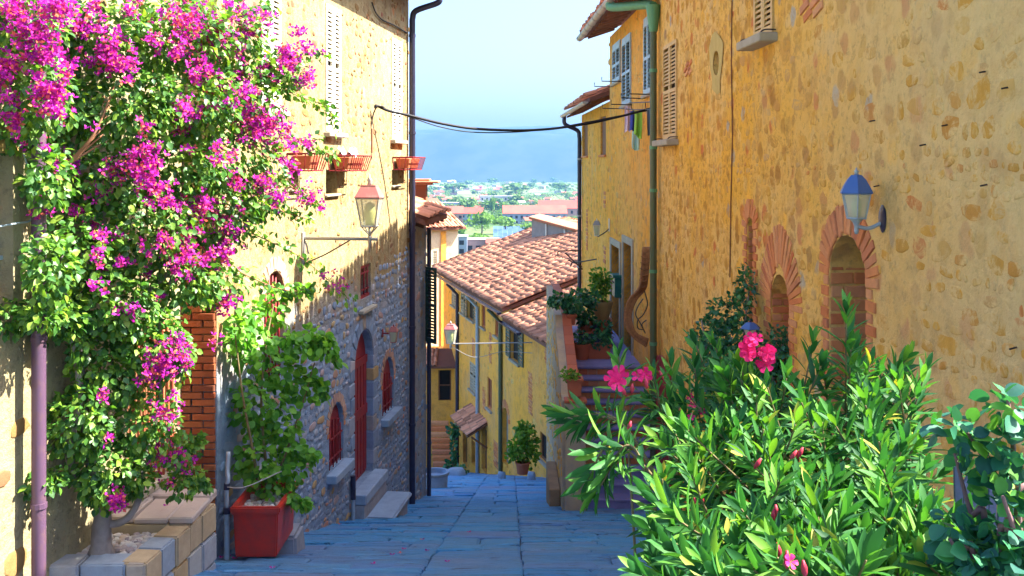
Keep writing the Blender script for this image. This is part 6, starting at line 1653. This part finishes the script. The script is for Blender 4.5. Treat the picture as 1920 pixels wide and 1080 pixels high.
for x, y in ((750, 1040), (735, 1043), (757, 1032), (800, 1035), (838, 1056), (792, 1014), (415, 1048), (440, 1050), (428, 1046), (637, 985), (510, 1068), (880, 1000), (700, 1060), (310, 964)):
    d = 6.0
    while ground(d) / d < -(y - HY) / F and d < 40: d += .02
    p = px(x, y, d); z = ground(d) + .012
    if x == 310: p = px(310, 964, 9.1); z = ZP + .09
    o = inst('fallen_petal', pet, Matrix.Translation((p.x, p.y, z)) @ Matrix.Rotation(R.uniform(0, 6), 4, 'Z') @ Matrix.Diagonal((.035, .035, .02, 1)))
    WL[o.name] = o.location.copy(); tag(o, 'fallen magenta petal lying on the stone paving' if x != 310 else 'fallen magenta petal lying on the stone block planter', 'petal', 'fallen petals on the street' if x != 310 else None)

# --- vine in the red planter
vn_ = thing('climbing_vine', 'bright green vine growing from the red planter up the rubble wall', 'climbing plant', ((PX0 + PX1) / 2, 10.4, PT - .1))
V0 = V((-2.6, 10.4, PT - .12))
for pts in ((V0, px(500, 900, 10.5), px(490, 760, 10.6), px(500, 640, 10.8), px(520, 540, 11.2)), (V0, px(520, 890, 10.5), px(560, 780, 10.7), px(590, 680, 10.9)), (V0, px(480, 880, 10.4), px(455, 740, 10.4), px(440, 620, 10.4))):
    branch(pts, .02, .006, 6, M_STEM, 'stem', vn_)
ms = []
for i, (x, y, d, rx, ry) in enumerate(((515, 575, 11.2, 22, 45), (560, 640, 11, 55, 28), (470, 650, 10.7, 48, 50), (520, 690, 10.8, 45, 45), (560, 720, 10.9, 38, 30), (480, 760, 10.6, 50, 60), (530, 800, 10.7, 40, 50), (490, 860, 10.5, 50, 55), (520, 915, 10.5, 42, 35), (555, 880, 10.6, 24, 16), (445, 620, 10.5, 25, 45), (560, 850, 10.7, 26, 14), (600, 650, 10.9, 34, 20), (470, 590, 10.8, 24, 36), (590, 740, 11, 20, 12))):
    k = d / F; ms += blob_leaves(px(x, y, d), rx * k, .20, ry * k, int(rx * ry * .07) + 12, .09, i + 50, .45, .3, -.45)
for pts in (((540, 630, 11), (590, 640, 11), (635, 680, 11)), ((540, 640, 11), (600, 630, 11), (615, 640, 11)), ((550, 840, 10.6), (575, 850, 10.6), (590, 855, 10.6)), ((520, 560, 11.2), (560, 540, 11.2), (580, 545, 11.2)), ((540, 930, 10.4), (560, 940, 10.3), (575, 945, 10.3)), ((560, 700, 11), (600, 720, 11), (608, 745, 11))):
    ms += spray(pts, .10, .1, 3, .06, twig=M_STEM, par=vn_)
spread(vn_, 'leaf', 'foliage', *ROUND, ms, M_VINE, 300)

# --- oleander
ol = thing('oleander', 'tall pink flowering oleander bush in front of the ochre house', 'bush', (1.2, 3.6, ground(3.6)))
sil = [(1255, 800), (1250, 740), (1270, 690), (1330, 650), (1400, 640), (1470, 700), (1530, 690), (1575, 640), (1620, 650), (1660, 700), (1720, 690), (1750, 760), (1775, 860), (1800, 960), (1830, 1090), (1225, 1090), (1225, 1000), (1255, 900)]
tips = [(1032, 778, 4.0), (1060, 800, 4.0), (1075, 905, 3.6), (1112, 925, 3.5), (1163, 668, 4.1), (1212, 705, 4.0), (1225, 760, 4.1), (1592, 590, 3.9), (1590, 660, 3.9), (1700, 668, 4.2), (1712, 730, 4.1), (1690, 700, 4.3), (1262, 690, 4.1), (1330, 650, 4.2), (1380, 690, 4.0), (1300, 730, 3.9), (1450, 830, 3.4), (1400, 960, 2.7), (1280, 880, 3.3), (1650, 880, 3.0), (1560, 960, 2.7), (1470, 1040, 2.4), (1700, 1040, 2.5), (1620, 1060, 2.3), (1750, 980, 2.8), (1245, 960, 3.1), (1240, 1010, 2.9), (1330, 1050, 2.5), (1240, 830, 3.6), (1215, 1000, 2.9), (1240, 890, 3.4), (1530, 650, 4.1), (1640, 700, 4.1), (1490, 720, 3.9), (1290, 650, 4.3)]
while len(tips) < 180:
    x, y = R.uniform(1200, 1840), R.uniform(640, 1100)
    if inside(sil, x, y) and noise.noise(V((x * .008, y * .008, 2))) > -.35: tips.append((x, y, 4.3 - (y - 640) / 460 * 1.7 + R.uniform(-.3, .35)))
lm = []; nst = 0
for j, (x, y, d) in enumerate(tips):
    tip = px(x, y, d); hb = ground(d) - .02
    bx_ = 1.15 + R.uniform(-.45, .55) + (tip.x - 1.2) * .35; by_ = d + R.uniform(-.1, .5)
    base = V((bx_, by_, ground(by_) - .05))
    mid = base.lerp(tip, .55) + V((0, 0, .18)); 
    q = tip + V((R.uniform(-.04, .04), R.uniform(-.05, .05), .0))
    if j in (0, 1): mid = px(1200, 840, 3.9)
    if j in (2, 3): mid = px(1150, 870, 3.5) + V((.1, 0, 0))
    c = curve([base, mid, q], 14)
    mb = MB(); mb.tube(c, .008, 5, .003); mb.build('stem', M_STEM, ol, smooth=True); nst += 1
    L_ = 0; a0 = R.uniform(0, 6); ang = a0; reach = R.uniform(.28, .44) * (.6 if x < 1215 and j > 3 else 1)
    for a, b_ in zip(reversed(c), reversed(c[:-1])):
        seg = (a - b_).length; dirn = (a - b_).normalized(); m_ = max(1, int(round(seg / .028)))
        for s in range(m_):
            p = a.lerp(b_, s / m_); f = (L_ + seg * s / m_) / reach
            if f > 1: break
            ang += 1.05
            e1 = dirn.orthogonal().normalized(); e2 = dirn.cross(e1)
            for w_ in range(3):
                if R.random() < .12: continue
                t_ = ang + w_ * 2.094 + R.uniform(-.25, .25); rad = e1 * math.cos(t_) + e2 * math.sin(t_)
                op = .25 + .95 * min(1, f * 1.6) + R.uniform(-.12, .2)
                dv = (dirn * math.cos(op) + rad * math.sin(op) + V((0, 0, -.12 * f))).normalized()
                nr = (dirn * .8 - rad * .3 + rdir() * .25 + V((0, 0, .4)))
                lm.append(orient(p, dv, nr, R.uniform(.105, .155) * (.55 + .45 * min(1, .25 + f * 2)), R.uniform(.14, .185)))
        L_ += seg
        if L_ > reach: break
spread(ol, 'leaf', 'foliage', *LANCE, lm, M_OLE, 300, True)
pm_ = []
def fl(x, y, d, s, n=1, spread_=0):
    for i in range(n):
        p = px(x, y, d) + rdir() * spread_; nr = (V((-.1, -1, .35)) + rdir() * .6).normalized(); a = nr.orthogonal().normalized(); a = Matrix.Rotation(R.uniform(0, 6), 3, nr) @ a; b_ = nr.cross(a)
        pm_.append([[a.x * s, b_.x * s, nr.x * s, p.x], [a.y * s, b_.y * s, nr.y * s, p.y], [a.z * s, b_.z * s, nr.z * s, p.z]])
fl(1422, 652, 3.85, .026, 13, .042); fl(1438, 676, 3.85, .033, 4, .02); fl(1405, 660, 3.85, .033, 4, .02); fl(1158, 710, 3.9, .034, 4, .02); fl(1203, 706, 3.95, .028, 3, .02); fl(1288, 765, 3.9, .015, 5, .06); fl(1480, 1062, 2.3, .018, 1, .01)
spread(ol, 'flower', 'flowers', *PINK, pm_, M_PINKF, 300)
for x, y, d in ((1170, 735, 3.9), (1185, 730, 3.9), (1212, 720, 3.9), (1180, 800, 3.8), (1304, 945, 3.4), (1316, 935, 3.4), (1305, 955, 3.4), (1487, 855, 3.3), (1500, 850, 3.3), (1456, 960, 3.0), (1450, 968, 3.0), (1460, 1035, 2.4), (1475, 1050, 2.35), (1508, 1068, 2.35), (1420, 870, 3.3), (1240, 705, 4)):
    c = px(x, y, d); mb = MB(); mb.lathe(c, [(.002, -.02), (.007, -.008), (.008, .005), (.003, .022)], 6, Matrix.Rotation(R.uniform(-.6, .6), 3, 'Y')); mb.build('bud', M_BUD, ol, smooth=True)

# --- round leaved plant at the edge
fc = thing('round_leaf_plant', 'dark glossy round-leaved plant behind the blue grey pickets', 'plant', (1.45, 2.9, ground(2.9)))
ms = []
for x0, pts in enumerate((((1.30, 2.8), (1840, 1000, 2.6), (1850, 880, 2.55), (1800, 790, 2.5)), ((1.45, 2.7), (1890, 960, 2.6), (1900, 850, 2.5), (1890, 750, 2.45)), ((1.5, 2.8), (1910, 1000, 2.5), (1930, 900, 2.5), (1940, 800, 2.5)), ((1.35, 2.9), (1850, 1020, 2.5), (1820, 960, 2.5), (1790, 850, 2.55)), ((1.4, 2.6), (1880, 1050, 2.4), (1900, 1000, 2.35), (1880, 930, 2.35)), ((1.2, 2.5), (1830, 1080, 2.4), (1800, 1040, 2.4), (1780, 1010, 2.4)))):
    b0 = V((pts[0][0], pts[0][1], ground(pts[0][1]))); branch([b0] + [px(*p) for p in pts[1:]], .012, .004, 6, pm('red_twig', (.20, .10, .10), (.14, .08, .09), .7, 8, .1, .2), 'stem', fc)
for i, (x, y, d, rx, ry, n) in enumerate(((1800, 815, 2.5, 42, 34, 26), (1890, 760, 2.45, 30, 30, 20), (1905, 840, 2.45, 45, 45, 42), (1850, 860, 2.5, 45, 30, 22), (1880, 920, 2.45, 40, 30, 16), (1900, 990, 2.4, 45, 50, 46), (1850, 1040, 2.4, 60, 45, 60), (1790, 1010, 2.45, 40, 40, 34), (1910, 1060, 2.35, 40, 40, 34))):
    k = d / F; ms += blob_leaves(px(x, y, d), rx * k, .10, ry * k, int(n * 1.7), .047, i + 90, .25, .35, -9, up=.9)
spread(fc, 'leaf', 'foliage', *ROUND, ms, M_FIC, 300, True)

# --- dark shrub on the ochre wall
sh_ = thing('wall_shrub', 'dark teal leafy shrub trained around the narrow arches of the ochre house', 'shrub', (2.6, 11.2, ground(11.2)))
for pts in (((2.55, 11.3, ground(11.3)), px(1400, 800, 11.2), px(1390, 680, 11.2), px(1405, 540, 11.6)), ((2.5, 10.9, ground(11)), px(1450, 800, 10.8), px(1450, 700, 10.7), px(1470, 640, 10.7)), ((2.5, 11.2, ground(11.2)), px(1360, 800, 11.1), px(1330, 680, 11.2), px(1315, 600, 11.3))): branch(pts, .025, .008, 6, M_BARKG, 'stem', sh_)
ms = []
for i, (x, y, d, rx, ry) in enumerate(((1398, 540, 11.7, 18, 38), (1365, 590, 11.5, 40, 36), (1325, 625, 11.3, 36, 35), (1385, 630, 11.3, 40, 40), (1345, 680, 11.2, 42, 38), (1400, 690, 11.0, 40, 40), (1460, 660, 10.7, 34, 45), (1440, 720, 10.7, 45, 45), (1340, 740, 11.1, 45, 40), (1390, 770, 10.9, 60, 50), (1470, 780, 10.6, 40, 50))):
    k = d / F; ms += blob_leaves(px(x, y, d), rx * k, .22, ry * k, int(rx * ry * .26) + 25, .066, i + 20, .3, .3, -.4)
spread(sh_, 'leaf', 'foliage', *OVATE, ms, M_SHRUB, 300)

# --- pot plants and the plants down the street
def bush(name, label, base, cs, mat, size, dens=.16, tm=OVATE, cat='plant', nind=120, dep=.2, droop=.3):
    t = thing(name, label, cat, base); ms = []
    for i, (x, y, d, rx, ry) in enumerate(cs):
        k = d / F; c = px(x, y, d); branch([V(base), V(base).lerp(c, .6) + V((.02, 0, 0)), c], .016, .006, 5, M_STEM, 'stem', t)
        ms += blob_leaves(c, rx * k, max(dep, .6 * rx * k), ry * k, int(rx * ry * dens) + 16, size, i * 3 + len(name), droop, .25, -.5)
    spread(t, 'leaf', 'foliage', *tm, ms, mat, nind)
    return t
M_LIT = leaf_mat('light_green_leaf', [(0, (.06, .18, .03)), (.6, (.12, .27, .04)), (1, (.2, .36, .05))], .35, .5, .3)
bush('succulent', 'small bright green tuft in the square terracotta pot', POTS['near'], [(1068, 703, 17.15, 18, 10), (1072, 706, 17.2, 12, 8)], M_LIT, .075, .5)
bush('shrub', 'dark rounded shrub topping the upper bend of the stair parapet', POTS['up'], [(1052, 562, 20.2, 22, 13), (1072, 572, 20.3, 18, 16), (1040, 566, 20.2, 10, 8)], M_SHRUB, .11, .5)
bush('shrub', 'bright bushy plant growing from the tall ochre urn', POTS['tall'], [(1126, 540, 22.8, 18, 26), (1120, 520, 22.8, 14, 16), (1132, 525, 22.8, 12, 18)], M_LIT, .11, .4)
bush('shrub', 'dark blue green shrub filling the stand behind the stair', POTS['mid'], [(1092, 580, 22.2, 24, 26), (1085, 555, 22.2, 16, 16), (1108, 560, 22.2, 14, 16), (1100, 600, 22.2, 14, 14)], M_SHRUB, .11, .4)
bush('shrub', 'leafy plant on the shelf below the tall ochre urn', POTS['mid2'], [(1130, 615, 22.1, 17, 14), (1138, 628, 22.0, 12, 12)], M_SHRUB, .10, .45)
bush('shrub', 'low plant growing in the wide terracotta trough', POTS['land2'], [(1125, 640, 21.0, 20, 12)], M_SHRUB, .09, .4)
bush('shrub', 'sparse plant in the round pot at the head of the stair', POTS['land1'], [(1090, 635, 21.1, 14, 14)], M_SHRUB, .09, .4)
def pot_at(x, y, w_, h, d, label, mat=M_TC): k = d / F; return round_pot(x, y, d, w_ * k / 2, h * k, mat, label)
b1 = pot_at(980, 888, 26, 22, 30.5, 'terracotta pot of the big bush against the yellow house')
bush('potted_bush', 'big light green bush by the arched door of the yellow house', b1, [(975, 840, 30.6, 24, 20), (990, 825, 30.7, 20, 24), (965, 852, 30.5, 16, 14), (985, 800, 31, 12, 12), (996, 855, 30.6, 10, 20), (975, 810, 31, 10, 14)], M_LIT, .16, .35)
b2 = pot_at(848, 892, 14, 16, 41, 'dark pot beside the far corner of the yellow house', M_GREY)
bush('shrub', 'dark clipped shrub at the far corner of the yellow house', b2, [(850, 806, 41, 9, 12), (846, 872, 41, 10, 12), (850, 840, 41, 5, 20)], M_SHRUB, .2, .6)
b3 = pot_at(868, 893, 18, 8, 38, 'low stone bowl at the foot of the grey downpipe', M_GREY)
bush('shrub', 'low dark plant in the stone bowl by the yellow house', b3, [(866, 880, 38, 12, 6)], M_SHRUB, .16, .6)
bush('shrub', 'sunlit light green shrub below the tile awning', (-.068 * 44, 44, ground(44)), [(832, 838, 44, 14, 12), (828, 850, 44, 12, 10), (838, 828, 44, 8, 6)], M_LIT, .22, .5)
t = thing('garden_steps', 'sunlit brick garden steps beside the annex', 'steps', (-3.3, 43, ground(43)))
for i in range(9):
    y = 41.6 + i * .28; z = ground(41.6) + .17 * (i + 1); mb = MB(); x0 = -.077 * 42 - i * .04
    mb.box((x0, y, z - .16), (x0 + .8, y + .3, z)); mb.build('step', M_BR, t, bevel=.015)
for lab, x, y, w_, h, d in (('round stone beside the pot of the big bush', 996, 890, 16, 11, 29.5), ('round pale stone under the arched door', 940, 892, 16, 9, 30.6), ('grey stone block at the street bend', 855, 897, 40, 9, 36)):
    c = px(x, y, d); k = d / F; o = inst('stone', tmpl_mesh('stone', *STONES[x % 8], M_SLATE, True), Matrix.Translation((c.x, c.y, ground(c.y) + h * k * .4)) @ Matrix.Rotation(math.pi / 2, 4, 'X') @ Matrix.Diagonal((w_ * k, h * k, w_ * k * .8, 1))); WL[o.name] = o.location.copy(); tag(o, lab, 'stone')
c = px(817, 890, 25); t = thing('stone_trough', 'low round stone trough at the sunny bend of the street', 'trough', (c.x, 25, ground(25)))
mb = MB(); mb.lathe((c.x, 25, ground(25) - .1), [(.28, 0), (.3, .42), (.34, .43), (.34, .5), (.27, .5), (.25, .4)], 16); mb.build('bowl', M_STL, t, smooth=True, angle=40)
